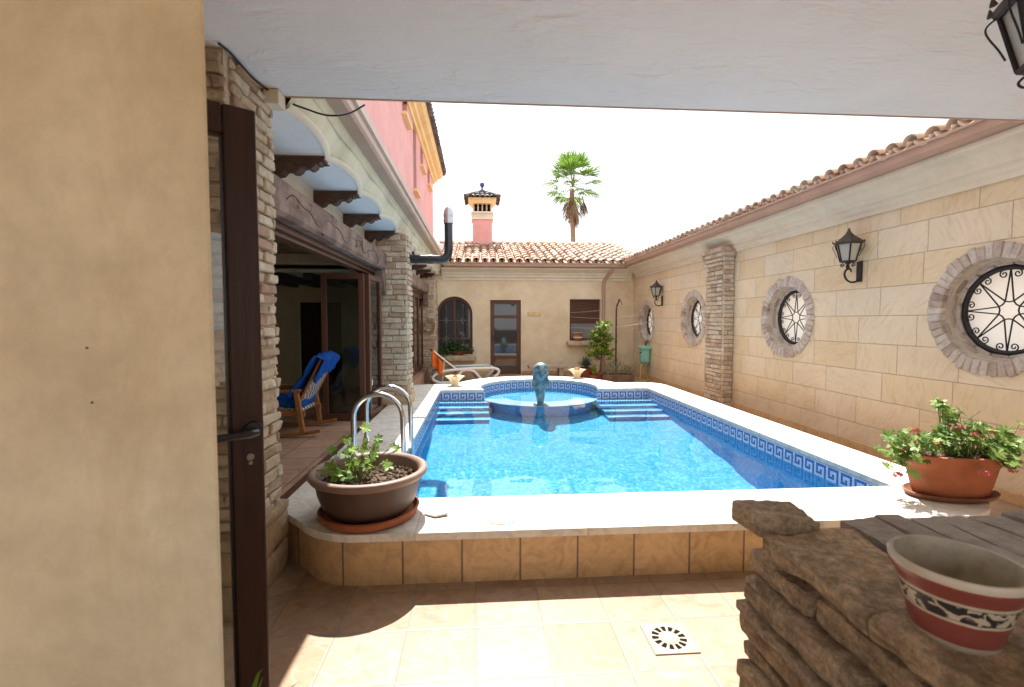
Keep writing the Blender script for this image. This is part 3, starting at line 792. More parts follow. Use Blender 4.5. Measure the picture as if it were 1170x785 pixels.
# cornice + gutter + roof
prof = [(BY + .1, 2.60), (BY - .03, 2.60), (BY - .035, 2.66), (BY - .075, 2.68), (BY - .085, 2.74), (BY - .12, 2.76), (BY - .13, 2.80), (BY - .20, 2.84), (BY - .22, 2.87), (BY - .30, 2.875), (BY - .30, 2.92), (BY + .1, 2.92)]
MB().extr(prof, 'x', -1.0, WX - .09).build('cornice', M_trim, bb, smooth=25)
gy_ = BY - .32
prof = [(gy_ + .3, 2.925), (gy_ - .055, 2.925), (gy_ - .095, 2.95), (gy_ - .105, 3.02), (gy_ - .125, 3.025), (gy_ - .125, 3.045), (gy_ + .3, 3.045)]
MB().extr(prof, 'x', -.93, gx_ + .02).build('gutter', M_fascia, bb, smooth=30)
slp = math.atan2(4.06 - 3.06, 16 - (gy_ - .13)); up_ = Vector((0, math.cos(slp), math.sin(slp)))
mb = MB(); barrel_tiles(mb, (-.98, gy_ - .14, 3.055), (1, 0, 0), up_, 24, 9, .2305, .43)
tr = mb.build('tile_roof', M_tile, bb, smooth=50, solid=.012, norm=False)
mb = MB(); a = Vector((-1.5, gy_ - .08, 3.03)); L_ = 3.42
mb.add([a, (4.5, a.y, a.z), Vector((4.5, a.y, a.z)) + up_ * L_, a + up_ * L_], [(0, 1, 2, 3)])
mb.add([a + up_ * L_, Vector((4.5, a.y, a.z)) + up_ * L_, (4.5, 19.4, 3.0), (-1.5, 19.4, 3.0)], [(0, 1, 2, 3)])
mb.build('roof_deck', M_tile_dark, bb, solid=.02, norm=False)
mb = MB()
for k in range(14):      # ridge caps
    x = -1.3 + k * .42; vs = []
    for e_, rr in ((0, .125), (.45, .105)):
        for q in range(8): vs.append((x + e_, 16.05 + math.cos(PI * q / 7) * rr, 4.06 + math.sin(PI * q / 7) * rr * .8 + (.012 if e_ == 0 else 0)))
    mb.add(vs, [[q, q + 1, 9 + q, 8 + q] for q in range(7)])
for k in range(8):       # verge caps running down the right edge
    b_ = Vector((4.46, gy_ - .1, 3.12)) + up_ * (k * .42); vs = []
    for e_, rr in ((0, .115), (.45, .095)):
        for q in range(8): vs.append(b_ + up_ * e_ + Vector((math.cos(PI * q / 7) * rr, 0, math.sin(PI * q / 7) * rr)))
    mb.add(vs, [[q, q + 1, 9 + q, 8 + q] for q in range(7)])
o = mb.build('ridge_tiles', M_tile, None, smooth=50, solid=.012, norm=False); o.parent = tr; o.location = (0, 0, 0)
# downpipe
MB().tube([(3.66, gy_ - .02, 2.93), (3.66, gy_ + .0, 2.86), (3.58, BY - .14, 2.74), (3.50, BY - .055, 2.60), (3.485, BY - .05, 2.5), (3.485, BY - .05, .05)], .045, 12).build('downpipe', M_fascia, bb, smooth=40)
# arched window
aw = MB(); wall_xz(aw, archpts(-1.158, -.172, .561, 1.659), [archpts(-1.09, -.695, .63, 1.659)[:2] + [(-.695, 2.06)] + [(-.665 + .425 * math.cos(PI / 2 + PI / 2 * i / 10), 1.659 + .425 * math.sin(PI / 2 + PI / 2 * i / 10)) for i in range(1, 11)],
          [(-.635, .63), (-.24, .63)] + [(-.665 + .425 * math.cos(PI / 2 * i / 10), 1.659 + .425 * math.sin(PI / 2 * i / 10)) for i in range(0, 10)] + [(-.635, 2.06)]], BY + .10, BY + .16)
aw_o = aw.build('arched_window', M_pvc2, bb, bevel=.006)
p = MB(); wall_xz(p, archpts(-1.12, -.21, .59, 1.659), [], BY + .13, BY + .134); p.build('pane', M_dark_pane, aw_o)
le = MB()
for cx in (-.895, -.435):
    le.tube([(cx, BY + .126, .64), (cx, BY + .126, 1.95)], .003, 5)
    for z in (1.0, 1.5):
        le.tube([(cx - .20, BY + .126, z), (cx + .20, BY + .126, z)], .003, 5)
        le.tube([(cx - .05, BY + .124, z), (cx, BY + .124, z + .09), (cx + .05, BY + .124, z), (cx, BY + .124, z - .09)], .0055, 5, closed=True)
le.build('leading', plain('lead_came', (.30, .29, .27), .5), aw_o)
MB().rock((-.56, BY - .06, .47), (.50, .14, .075), .008, 8, 14, 4, 3).build('sill', M_sill, aw_o, smooth=40)
# glazed door
gd = MB(); wall_xz(gd, rect(.322, 1.168, 0, 2.058), [rect(.43, 1.06, .13, .43), rect(.43, 1.06, .49, 1.56), rect(.43, 1.06, 1.64, 1.95)], BY + .06, BY + .13)
gd_o = gd.build('glazed_door', M_pvc2, bb, bevel=.006)
MB().box((.40, BY + .095, .1), (1.09, BY + .10, 1.98)).build('pane', M_dark_pane, gd_o)
MB().box((.36, BY + .035, .93), (.40, BY + .062, 1.10)).tube([(.38, BY + .03, 1.03), (.38, BY + .0, 1.03), (.49, BY - .005, 1.03)], .011, 8).build('handle', M_black, gd_o)
# shuttered window
sw = MB(); wall_xz(sw, rect(2.541, 3.409, .931, 2.089), [rect(2.60, 3.35, .99, 2.03)], BY + .10, BY + .17)
sw_o = sw.build('shuttered_window', M_pvc2, bb, bevel=.006)
sh = MB()
for k in range(14): sh.brick((2.975, BY + .125, 1.44 + k * .044), (.374, .008, .0205), .006, 0)
sh.build('roller_shutter', M_pvc2, sw_o)
MB().box((2.58, BY + .145, .97), (3.37, BY + .15, 1.5)).build('pane', Mat('grey_blind_pane', .12, .6, (.20, .20, .20)), sw_o)
MB().rock((2.96, BY - .05, .865), (.50, .14, .062), .008, 8, 14, 4, 3, seed=3).build('sill', M_sill, sw_o, smooth=40)
MB().box((1.36, BY - .02, 1.63), (1.73, BY - .0005, 1.74)).build('plaque', plain('tan_plaque', (.62, .45, .22), .6), bb, bevel=.004)
# chimney
ch_x, ch_y = .13, 16.0
cm = MB().box((ch_x - .32, ch_y - .32, 3.6), (ch_x + .32, ch_y + .32, 4.80)).build('chimney', M_pink, bb, bevel=.01)
k_ = MB().box((ch_x - .36, ch_y - .36, 4.80), (ch_x + .36, ch_y + .36, 4.86)).box((ch_x - .325, ch_y - .325, 4.86), (ch_x + .325, ch_y + .325, 5.00)).box((ch_x - .37, ch_y - .37, 5.00), (ch_x + .37, ch_y + .37, 5.05))
for i in range(12):
    for q in range(3): k_.box((ch_x - .31 + i * .053, ch_y - .333, 4.875 + q * .04), (ch_x - .285 + i * .053, ch_y - .324, 4.895 + q * .04))
k_.build('chimney_band', M_trim, cm)
v_ = MB().box((ch_x - .26, ch_y - .26, 5.05), (ch_x + .26, ch_y + .26, 5.30)); v_.build('vent_shaft', M_void, cm)
v_ = MB()
for i in range(5):
    for (ax, sg) in ((0, -1), (0, 1), (1, -1), (1, 1)):
        d = -.28 + i * .14; q = (ch_x + d, ch_y + sg * .285) if ax == 0 else (ch_x + sg * .285, ch_y + d)
        v_.lathe([(.03, 5.05), (.022, 5.09), (.03, 5.18), (.02, 5.26), (.032, 5.30)], (q[0], q[1], 0), 8)
v_.build('baluster', M_galv if False else M_mortar, cm, smooth=40)
MB().extr([(ch_x - .30, 5.30), (ch_x + .30, 5.30), (ch_x + .46, 5.44), (ch_x + .46, 5.48), (ch_x - .46, 5.48), (ch_x - .46, 5.44)], 'y', ch_y - .46, ch_y + .46).build('chimney_cornice', M_yellow, cm)
mb = MB()
for (dx, dy) in ((0, -1), (0, 1), (1, 0), (-1, 0)):
    ev = Vector((abs(dy), abs(dx), 0)); upv = Vector((-dx * .86, -dy * .86, .5)).normalized()
    o0 = Vector((ch_x + dx * .56, ch_y + dy * .56, 5.44)) - ev * .48
    for c in range(7):
        n_r = max(1, int((1 - abs(c - 3) / 3.6) * 2.3 + .5))
        barrel_tiles(mb, o0 + ev * (.16 * c), ev, upv, 1, n_r, .16, .30, pans=False, r=.075)
mb.lathe([(.55, 5.47), (.05, 5.82)], (ch_x, ch_y, 0), 4)
mb.lathe([(.09, 5.74), (.07, 5.80), (.04, 5.86)], (ch_x, ch_y, 0), 12)
for sx, sy in ((1, 1), (1, -1), (-1, 1), (-1, -1)):
    mb.tube([(ch_x + sx * .56, ch_y + sy * .56, 5.50), (ch_x + sx * .3, ch_y + sy * .3, 5.64), (ch_x, ch_y, 5.80)], [.06, .055, .05], 8)
mb.build('chimney_tiles', M_tile_dark, cm, smooth=50, norm=False)
MB().lathe([(.03, 5.83), (.035, 5.88), (.02, 5.90), (.055, 5.93), (.082, 5.985), (.085, 6.02), (.06, 6.07), (.0, 6.10)], (ch_x, ch_y, 0), 20).build('finial', M_bluefin, cm, smooth=60)

# ------------------------------------------------------------------ left house
hs = thing('house', 'pink two storey house on the left with wooden beams, scalloped soffit and open folding doors', 'house', (-3.2, 8, 0))
# upper storey
mb = MB()
t = MB().prism([(2.0, 3.15), (14.45, 3.15), (14.45, 5.80), (2.0, 5.80)], 0, .3,
    [[(8.75, 5.22), (9.35, 5.22), (9.35, 5.62), (8.75, 5.62)], [(10.15, 4.25), (10.65, 4.25), (10.65, 5.65), (10.15, 5.65)], [(11.4, 5.15), (11.95, 5.15), (11.95, 5.6), (11.4, 5.6)], [(12.95, 5.15), (13.5, 5.15), (13.5, 5.6), (12.95, 5.6)]])
mb.add([(-1.35 - z, x, y) for x, y, z in t.v], t.f)
mb.box((-6, 14.1, 3.0), (-1.66, 14.45, 5.8))
mb.build('upper_wall', M_pink, hs)
MB().box((-6.5, 2.1, 3.2), (-1.68, 14.05, 5.79)).build('upper_body', M_pink, hs)
for (y0, y1, z0, z1) in ((8.75, 9.35, 5.22, 5.62), (10.15, 10.65, 4.25, 5.65), (11.4, 11.95, 5.15, 5.6), (12.95, 13.5, 5.15, 5.6)):
    w_ = MB().box((-1.62, y0, z0), (-1.56, y1, z1)).build('upper_window', M_pvc2, hs)
    MB().box((-1.558, y0 + .06, z0 + .06), (-1.552, y1 - .06, z1 - .06)).build('pane', M_dark_pane, w_)
    MB().box((-1.5, y0 - .06, z0 - .06), (-1.26, y1 + .06, z0 - .001)).build('sill', M_yellow, w_, bevel=.008)
prof = [(-1.4, 5.62), (-1.32, 5.62), (-1.30, 5.68), (-1.24, 5.70), (-1.22, 5.76), (-1.12, 5.80), (-1.08, 5.86), (-1.06, 5.90), (-1.4, 5.90)]
MB().extr(prof, 'y', 2.0, 14.72).build('upper_cornice', M_yellow, hs, smooth=25)
MB().extr([(-6.5, 5.90), (-1.03, 5.90), (-1.03, 5.915), (-4, 6.9), (-6.5, 6.9)], 'y', 1.9, 14.8).build('upper_roof', M_tile_dark, hs)
mb = MB(); barrel_tiles(mb, (-.98, 1.95, 5.92), (0, 1, 0), Vector((-.94, 0, .34)), 64, 3, .2, .42)
mb.build('upper_roof_tiles', M_tile_dark, hs, smooth=50, solid=.012, norm=False)
# lower eave: gutter, curved band, vaulted soffit
GX = -.90
prof = [(GX - .10, 2.955), (GX + .0, 2.955), (GX + .02, 2.975), (GX + .025, 3.02), (GX + .05, 3.03), (GX + .055, 3.09), (GX - .10, 3.09)]
MB().extr(prof, 'y', 1.5, gy_ - .13).build('gutter', M_gutter, hs, smooth=30)
MB().extr([(-1.6, 3.07), (GX - .101, 3.06), (GX + .04, 3.10), (-1.6, 3.26)], 'y', 1.5, 14.4).build('lower_roof', M_tile, hs)
CY = [3.74, 4.70, 5.68, 6.70, 7.70, 8.68, 9.66, 10.64, 11.62, 12.55]   # corbels
ZS = 2.725
def sof(y):
    ys = [2.78] + CY + [13.1]
    for a, b in zip(ys, ys[1:]):
        if a <= y <= b:
            t = (y - a) / (b - a); return math.sin(PI * min(1, max(0, t))) ** .7
    return 0
N = 230; Ya, Yb = 2.898, BY - .01
mb = MB(); bandp = [(.0, 0), (.35, .10), (.7, .165), (1, .2)]
def P_soff(u, v):
    y = Ya + (Yb - Ya) * u; h = sof(y)
    x1 = -1.155 + h * .075
    return (-1.56 + (x1 + 1.56) * v, y, ZS + h * .022)
mb.grid(P_soff, N, 6).build('soffit', M_soffit, hs, smooth=60, norm=False)
mb = MB()
def P_band(u, v):
    y = Ya + (Yb - Ya) * u; h = sof(y)
    x0, z0 = -1.155 + h * .075, ZS + h * .022 - .001
    x1, z1 = GX - .10, 2.953
    v2 = v
    # thin rounded lip along the scallop, then a flat sloping band
    return (x0 + (x1 - x0) * v2, y, z0 + (z1 - z0) * v2 - .012 * math.sin(PI * v2))
mb.grid(P_band, N, 8).build('eave_band', M_band, hs, smooth=60, norm=False)
mb = MB()
for i in range(N):
    pts = []
    for u in (i / N, (i + 1) / N):
        y = Ya + (Yb - Ya) * u; h = sof(y); x0, z0 = -1.155 + h * .075, ZS + h * .022
        pts.append(((x0 - .012, y, z0 + .002), (x0 - .008, y, z0 - .016), (x0 + .022, y, z0 + .0), (x0 + .03, y, z0 + .022)))
    a, b = pts
    mb.add(list(a) + list(b), [[k, k + 1, k + 5, k + 4] for k in range(3)])
mb.build('scallop_moulding', M_trim, hs, smooth=60, norm=False)
MB().tube([(-1.03, Ya, 2.885), (-1.03, Yb, 2.885)], .014, 6).build('eave_bead', M_band, hs, smooth=60)
# wall strip above the beams and corbels
MB().box((-1.75, 2.942, 2.435), (-1.555, BY - .002, 3.05)).build('wall_strip', M_cream, hs)
cp = [(0, 0), (0, -.135), (-.05, -.140), (-.10, -.128), (-.125, -.10), (-.15, -.098), (-.175, -.115), (-.21, -.118), (-.24, -.10), (-.255, -.075), (-.285, -.072), (-.31, -.088), (-.335, -.085), (-.36, -.065), (-.365, -.05), (-.395, -.05), (-.40, -.028), (-.43, -.026), (-.43, 0)]
first = None
for y in CY:
    if first is None:
        mb = MB()
        mb.extr([(-1.5 - x * .95 - .06, z + ZS - .004) for x, z in cp], 'y', y - .05, y + .05)
        for sgn in (-1, 1):
            mb.tube([(-1.40 + .055 * math.cos(a * .5) * (1 - a / 16), y + sgn * .052, 2.655 + .045 * math.sin(a * .5) * (1 - a / 16)) for a in range(12)], .007, 5)
            mb.tube([(-1.30, y + sgn * .05, 2.69), (-1.25, y + sgn * .052, 2.66), (-1.2, y + sgn * .052, 2.685), (-1.14, y + sgn * .05, 2.69)], .007, 5)
        first = mb.build('corbel', M_corbel, hs, bevel=.006); fy = y
    else:
        c = first.copy(); COL.objects.link(c); c.parent = hs; c.location = first.location + Vector((0, y - fy, 0))
# beams
def beam(y0, y1):
    mb = MB(); n_ = int((y1 - y0) / .22)
    vs = []
    for i in range(n_ + 1):
        y = y0 + (y1 - y0) * i / n_
        j = lambda k: noise.noise(Vector((y * 2.1, k * 3.3, 1))) * .012
        vs += [(-1.30 + j(0), y, 2.185 + j(1)), (-1.275 + j(2), y, 2.215), (-1.275 + j(3), y, 2.405 + j(4)), (-1.30, y, 2.435 + j(5) * .3), (-1.66, y, 2.434), (-1.66, y, 2.19)]
    fs = [[i * 6 + k, i * 6 + (k + 1) % 6, (i + 1) * 6 + (k + 1) % 6, (i + 1) * 6 + k] for i in range(n_) for k in range(6)] + [[0, 1, 2, 3, 4, 5], [n_ * 6 + k for k in range(6)]]
    b = mb.add(vs, fs).build('lintel_beam', M_beam, hs)
    MB().box((-1.60, y0, 2.135), (-1.38, y1, 2.184)).box((-1.50, y0, 2.10), (-1.42, y1, 2.134)).build('door_track', M_pvc2, b, bevel=.004)
    e = MB().extr([(y1, 2.18), (y1, 1.86), (y1 - .10, 1.86), (y1 - .13, 1.90), (y1 - .15, 2.0), (y1 - .24, 2.07), (y1 - .26, 2.18)], 'x', -1.40, -1.285)
    e.build('bracket', M_beam, b, bevel=.008)
    return b
def vine(y0, y1, beam_o):
    mb = MB(); pts = [(-1.277, y0 + (y1 - y0) * k / 60, 2.31 + .045 * math.sin(k * .42) + .02 * math.sin(k * .9)) for k in range(61)]
    mb.tube(pts, .0055, 5)
    for k in range(3, 60, 5):
        p = Vector(pts[k]); sg = 1 if (k // 5) % 2 else -1
        mb.tube([p, p + Vector((0, .04, .03 * sg)), p + Vector((0, .05, .065 * sg)), p + Vector((0, .02, .07 * sg)), p + Vector((0, .012, .05 * sg))], .0045, 5)
    mb.build('vine_carving', M_dkwood, beam_o)
vine(3.3, 6.5, beam(2.9, 6.745)); beam(7.21, 12.30)
# room behind the doors
MB().box((-5.3, 2.95, 0), (-5.15, 9.2, 3.05)).box((-5.3, 2.80, 0), (-1.76, 2.94, 3.05)).build('room_wall', M_room, hs)
mb = MB(); wall_xz(mb, [(-5.15, .0), (-4.75, .0), (-4.75, .28), (-4.75, 1.75), (-4.65, 1.95), (-4.4, 2.08), (-4.1, 2.08), (-3.85, 1.95), (-3.75, 1.75), (-3.75, .0), (-3.32, 0), (-3.32, 1.83), (-2.55, 1.83), (-2.55, 0), (-1.5, 0), (-1.5, 3.05), (-5.15, 3.05)], [], 9.0, 9.2)
mb.build('room_back_wall', M_room, hs)
MB().box((-3.34, 9.1, .28), (-2.53, 9.15, 1.85)).build('room_door', M_pvc, hs)
MB().box((-4.8, 9.18, .28), (-3.7, 9.24, 2.1)).build('room_arch_door', M_dkwood, hs)
MB().box((-5.14, 6.9, 2.30), (-1.9, 7.05, 2.44)).build('room_beam', M_room, hs, bevel=.01)
b, c = MB(), MB(); pier(b, c, -5.1, -1.9, 6.95, 7.12, 2.45, 2.95, bh=.07, faces='-y'); c.build('room_brick_core', M_mortar, hs); b.build('room_brickwork', M_brickR, hs)
MB().box((-5.3, 2.8, 2.955), (-1.65, 12.3, 3.05)).build('room_ceiling', M_cream, hs)
mb = MB()
for k in range(9): mb.box((-5.1 + k * .42, 3.0, 2.84), (-4.98 + k * .42, 6.9, 2.953))
mb.build('ceiling_joists', M_dkwood, hs)
mb = MB()
for k in range(9): mb.box((-5.1 + k * .42, 7.2, 2.10), (-4.98 + k * .42, 8.98, 2.2))
mb.build('rear_joists', M_dkwood, hs)
MB().box((-5.14, 7.14, 2.203), (-1.7, 8.99, 2.25)).build('rear_ceiling', M_cream, hs)
MB().box((-5.3, 9.21, 0), (-1.5, 12.3, 3.0)).build('house_body', M_cream, hs)
# folding doors
def panel(corner, dx, dy, w_, z0, z1, tint, name='folding_door'):
    d = Vector((dx, dy, 0)).normalized(); nrm = Vector((-d.y, d.x, 0)); c = Vector(corner)
    def bx(mb, s0, s1, a, b, t=.028):
        vs = []
        for s in (s0, s1):
            for q in (-t, t):
                for z in (a, b): vs.append(c + d * s + nrm * q + Vector((0, 0, z)))
        mb.add(vs, [(0, 1, 3, 2), (4, 6, 7, 5), (0, 4, 5, 1), (2, 3, 7, 6), (0, 2, 6, 4), (1, 5, 7, 3)])
    mb = MB(); f_ = .065
    bx(mb, 0, f_, z0, z1); bx(mb, w_ - f_, w_, z0, z1); bx(mb, f_, w_ - f_, z0, z0 + f_ * 1.3, .027); bx(mb, f_, w_ - f_, z1 - f_, z1, .027)
    o = mb.build(name, M_pvc2, hs, bevel=.004)
    g = MB(); bx(g, f_ - .005, w_ - f_ + .005, z0 + f_, z1 - f_ + .005, .004); g.build('pane', tint, o)
    return o
panel((-1.87, 5.80, 0), 1, 0, .50, .29, 2.06, M_smoke)
panel((-1.355, 5.87, 0), .10, 1, .50, .29, 2.06, M_smoke)
panel((-1.44, 5.90, 0), .06, 1, .50, .29, 2.06, M_smoke)
for k in range(6): panel((-1.45, 7.22 + k * .84, 0), 0, 1, .835, .29, 2.10, M_smoke)
MB().box((-1.36, 2.96, .287), (-1.29, 6.74, .292)).build('threshold', M_pvc2, hs)

# ------------------------------------------------------------------ porch over the camera
po = thing('porch_roof', 'flat white painted porch ceiling overhead with a thin brown front edge', 'porch ceiling', (1, 0, CE))
MB().box((-6, -3.5, CE), (WX - .001, 2.895, CE + .16)).build('ceiling', M_ceil, po)
MB().box((-1.2, 2.896, CE - .006), (WX - .13, 2.905, CE + .165)).build('edge_strip', M_gutter, po)
MB().box((-1.20, 2.80, CE - .085), (-1.115, 2.90, CE - .002)).build('corner_block', M_cream, po, bevel=.006)
mb = MB(); 
def P_w(u, v): return (-.535 - 3.5 * u, 1.0, 2.8 * v)
mb.prism([(-4.5, 1.0), (-.532, 1.0), (-.74, 1.16), (-4.5, 1.16)], 0, CE - .001)
nw = mb.build('plaster_wall', M_near, None, bevel=.012, origin=(-2.5, 1.08, 0)); tag(nw, 'blurred tan plaster wall filling the left edge of the photo', 'wall')
for (x, z) in ((-.78, 1.445), (-.775, 1.335)): MB().tube([(x, .9995, z), (x, .9975, z)], .0022, 10).build('screw', M_black, nw)
MB().curve([(-1.205, 2.36, CE - .012), (-1.19, 2.45, CE - .012), (-1.19, 2.70, CE - .014), (-1.13, 2.92, CE - .012), (-1.01, 2.93, CE - .055), (-.89, 2.93, CE - .088), (-.77, 2.93, CE - .075), (-.67, 2.93, CE - .02)], .0055, 6).build('cable', M_black, None, origin=(-1, 2.8, CE - .01), smooth=60)
tag(bpy.data.objects['cable'], 'thin dark cable sagging below the porch ceiling edge at the brick pillar', 'cable')

# open glass door
gdr = thing('glass_door', 'open brown framed glass door with a black lever handle, beside the plaster wall', 'door', (-.665, 1.5, 0))
d = Vector((-.102, -.0715, 0)).normalized(); nr = Vector((d.y, -d.x, 0)); fe = Vector((-.665, 1.5, 0))
if nr.y > 0: nr = -nr
def leaf_box(mb, s0, s1, z0, z1, t0, t1):
    vs = []
    for s in (s0, s1):
        for q in (t0, t1):
            for z in (z0, z1): vs.append(fe + d * s + nr * q + Vector((0, 0, z)))
    return mb.add(vs, [(0, 1, 3, 2), (4, 6, 7, 5), (0, 4, 5, 1), (2, 3, 7, 6), (0, 2, 6, 4), (1, 5, 7, 3)])
mb = MB(); leaf_box(mb, 0, .088, .02, 2.128, -.05, 0); leaf_box(mb, .72, .81, .02, 2.128, -.05, 0); leaf_box(mb, .088, .72, .02, .13, -.05, 0); leaf_box(mb, .088, .72, 2.04, 2.128, -.05, 0)
mb.build('frame', M_pvc, gdr, bevel=.006)
mb = MB(); leaf_box(mb, .082, .726, .125, 2.045, -.028, -.022); mb.build('pane', M_glass, gdr)
mb = MB(); leaf_box(mb, .082, .094, .13, 2.04, -.036, -.014); mb.build('seal', M_black, gdr)
hc = fe + d * .03 + Vector((0, 0, 1.165))
mb = MB()
mb.tube([hc + nr * .001, hc + nr * .012], [.028, .026], 16); mb.tube([hc + nr * .01, hc + nr * .05, hc + nr * .058 + d * .02, hc + nr * .058 + d * .12], [.011, .011, .012, .010], 10)
mb.build('handle', M_black, gdr, smooth=50)
kc = fe + d * .04 + Vector((0, 0, 1.085))
MB().tube([kc + nr * .001, kc + nr * .008], [.012, .011], 14).tube([kc + nr * .004 - Vector((0, 0, .018)), kc + nr * .010 - Vector((0, 0, .018))], [.006, .006], 10).build('lock', M_steel, gdr, smooth=50)

# ------------------------------------------------------------------ foreground stone wall
fw_ = thing('ledgestone_wall', 'low wall of stacked brown ledge stones in the near right corner', 'stone wall', (1.4, .6, 0))
mb = MB(); zc = .0; row = 0; XL, YF, XR, YN = .75, 1.26, 2.1, -.6
zs_ = []
while zc < .84:
    h = random.choice((.028, .04, .05, .065, .08)); h = min(h, .90 - zc)
    zs_.append((zc, h)); zc += h
for (z0, h) in zs_:
    o_ = random.uniform(-.012, .022)
    y = YF + random.uniform(-.02, .02)
    while y > YN:
        L = random.uniform(.22, .55); xx = XL + o_ + random.uniform(-.022, .022)
        mb.rock((xx + .10, y - L / 2, z0 + h / 2), (.10, L / 2 - .003, h / 2 - .001), .008, 9, 9, 30, 5, seed=row)
        y -= L; row += 1
    x = XL + .22
    while x < XR:
        L = random.uniform(.22, .5); mb.rock((x + L / 2, YF - .10 + random.uniform(-.015, .015), z0 + h / 2), (L / 2 - .004, .10, h / 2 - .002), .009, 11, 12, 5, 4, seed=row); x += L; row += 1
# capping stones along the near-left edge
y = YF + .035; k = 0
for L, ww, hh in ((.14, .085, .026), (.34, .13, .022), (.42, .16, .024), (.4, .14, .024), (.5, .14, .024)):
    mb.rock((XL - .02 + ww, y - L / 2, .905 + hh + (.018 if k == 0 else 0)), (ww, L / 2 - .003, hh), .013, 7, 18, 30, 6, seed=40 + k); y -= L; k += 1
mb.build('stones', M_ledger, fw_, smooth=55)
MB().box((XL + .05, YN, 0), (XR, YF - .06, .895)).build('core', M_slab, fw_)
mb = MB(); x = XL + .27
while x < XR:
    wd = random.uniform(.08, .115); y = YF + random.uniform(-.02, .01)
    while y > YN:
        L = random.uniform(.6, 1.0); mb.rock((x + wd / 2, y - L / 2, .915 + random.uniform(-.005, .005)), (wd / 2 - .003, L / 2 - .002, .022), .006, 8, 8, 24, 4, seed=x * 10 + y); y -= L
    x += wd
mb.build('top_slabs', M_slab, fw_, smooth=55)

# striped pot on it
sp = thing('striped_pot', 'cream pottery bowl with red stripes and a dark patterned band on the stone wall', 'pot', (.835, .752, .945))
sp.scale = (.94, .94, .93)
def potmat():
    m = Mat('banded_pottery', .35, .45)
    sep = m.t.nodes.new('ShaderNodeSeparateXYZ'); m.t.links.new(m.co(), sep.inputs[0])
    z = m.math('ADD', sep.outputs[2], m.math('MULTIPLY', m.noise(18, 3), .006))
    zz = m.math('DIVIDE', m.math('SUBTRACT', z, .003), .16)
    c = m.ramp(zz, [(0, (.40, .33, .23)), (.10, (.22, .055, .04)), (.36, (.30, .075, .055)), (.37, (.52, .45, .33)), (.40, (.03, .028, .03)), (.60, (.52, .45, .33)), (.64, (.24, .06, .045)), (.82, (.27, .07, .05)), (.83, (.52, .45, .34))], 'CONSTANT')
    sq = m.noise(42, 2, .5, dist=1.2)
    fl = m.ramp(sq, [(.50, 0.0), (.53, 1.0)])
    band = m.ramp(zz, [(.41, 1.0), (.59, 0.0)], 'CONSTANT'); band0 = m.ramp(zz, [(0, 0.0), (.41, 1.0)], 'CONSTANT')
    k = m.math('MULTIPLY', m.math('MULTIPLY', band, band0), fl)
    c = m.mix(k, c, (.50, .42, .30))
    c = m.mix(.4, c, m.ramp(m.noise(30, 5), [(.3, .8), (.7, 1.1)]), 'MULTIPLY')
    m.base(c); return m
M_bandpot = potmat()
prof = [(.058, 0), (.064, .006), (.072, .04), (.085, .09), (.095, .120), (.101, .126), (.103, .142), (.100, .148)]
mb = MB().lathe(prof, (0, 0, 0), 64, closed=True)
b_ = mb.build('bowl', M_bandpot, sp, smooth=50); b_.location = (0, 0, 0)
b_ = MB().lathe([(.1, .1481), (.094, .147), (.091, .13), (.080, .085), (.066, .04), (.058, .012), (0, .008)], (0, 0, 0), 64, closed=True).lathe([(0, 0), (.058, 0)], (0, 0, 0), 64).build('lining', plain('glazed_lining', (.40, .35, .26), .4, .4, var=.25, scale=25), sp, smooth=50); b_.location = (0, 0, 0)
mb = MB()
for k in range(60):
    a, r_ = random.uniform(0, 6.28), random.uniform(0, .06); mb.brick((r_ * math.cos(a), r_ * math.sin(a), .052 + random.uniform(0, .008)), (.006, .007, .004), .002, .002)
mb.lathe([(0, .05), (.068, .05)], (0, 0, 0), 32)
b_ = mb.build('soil', M_soil, sp); b_.location = (0, 0, 0)

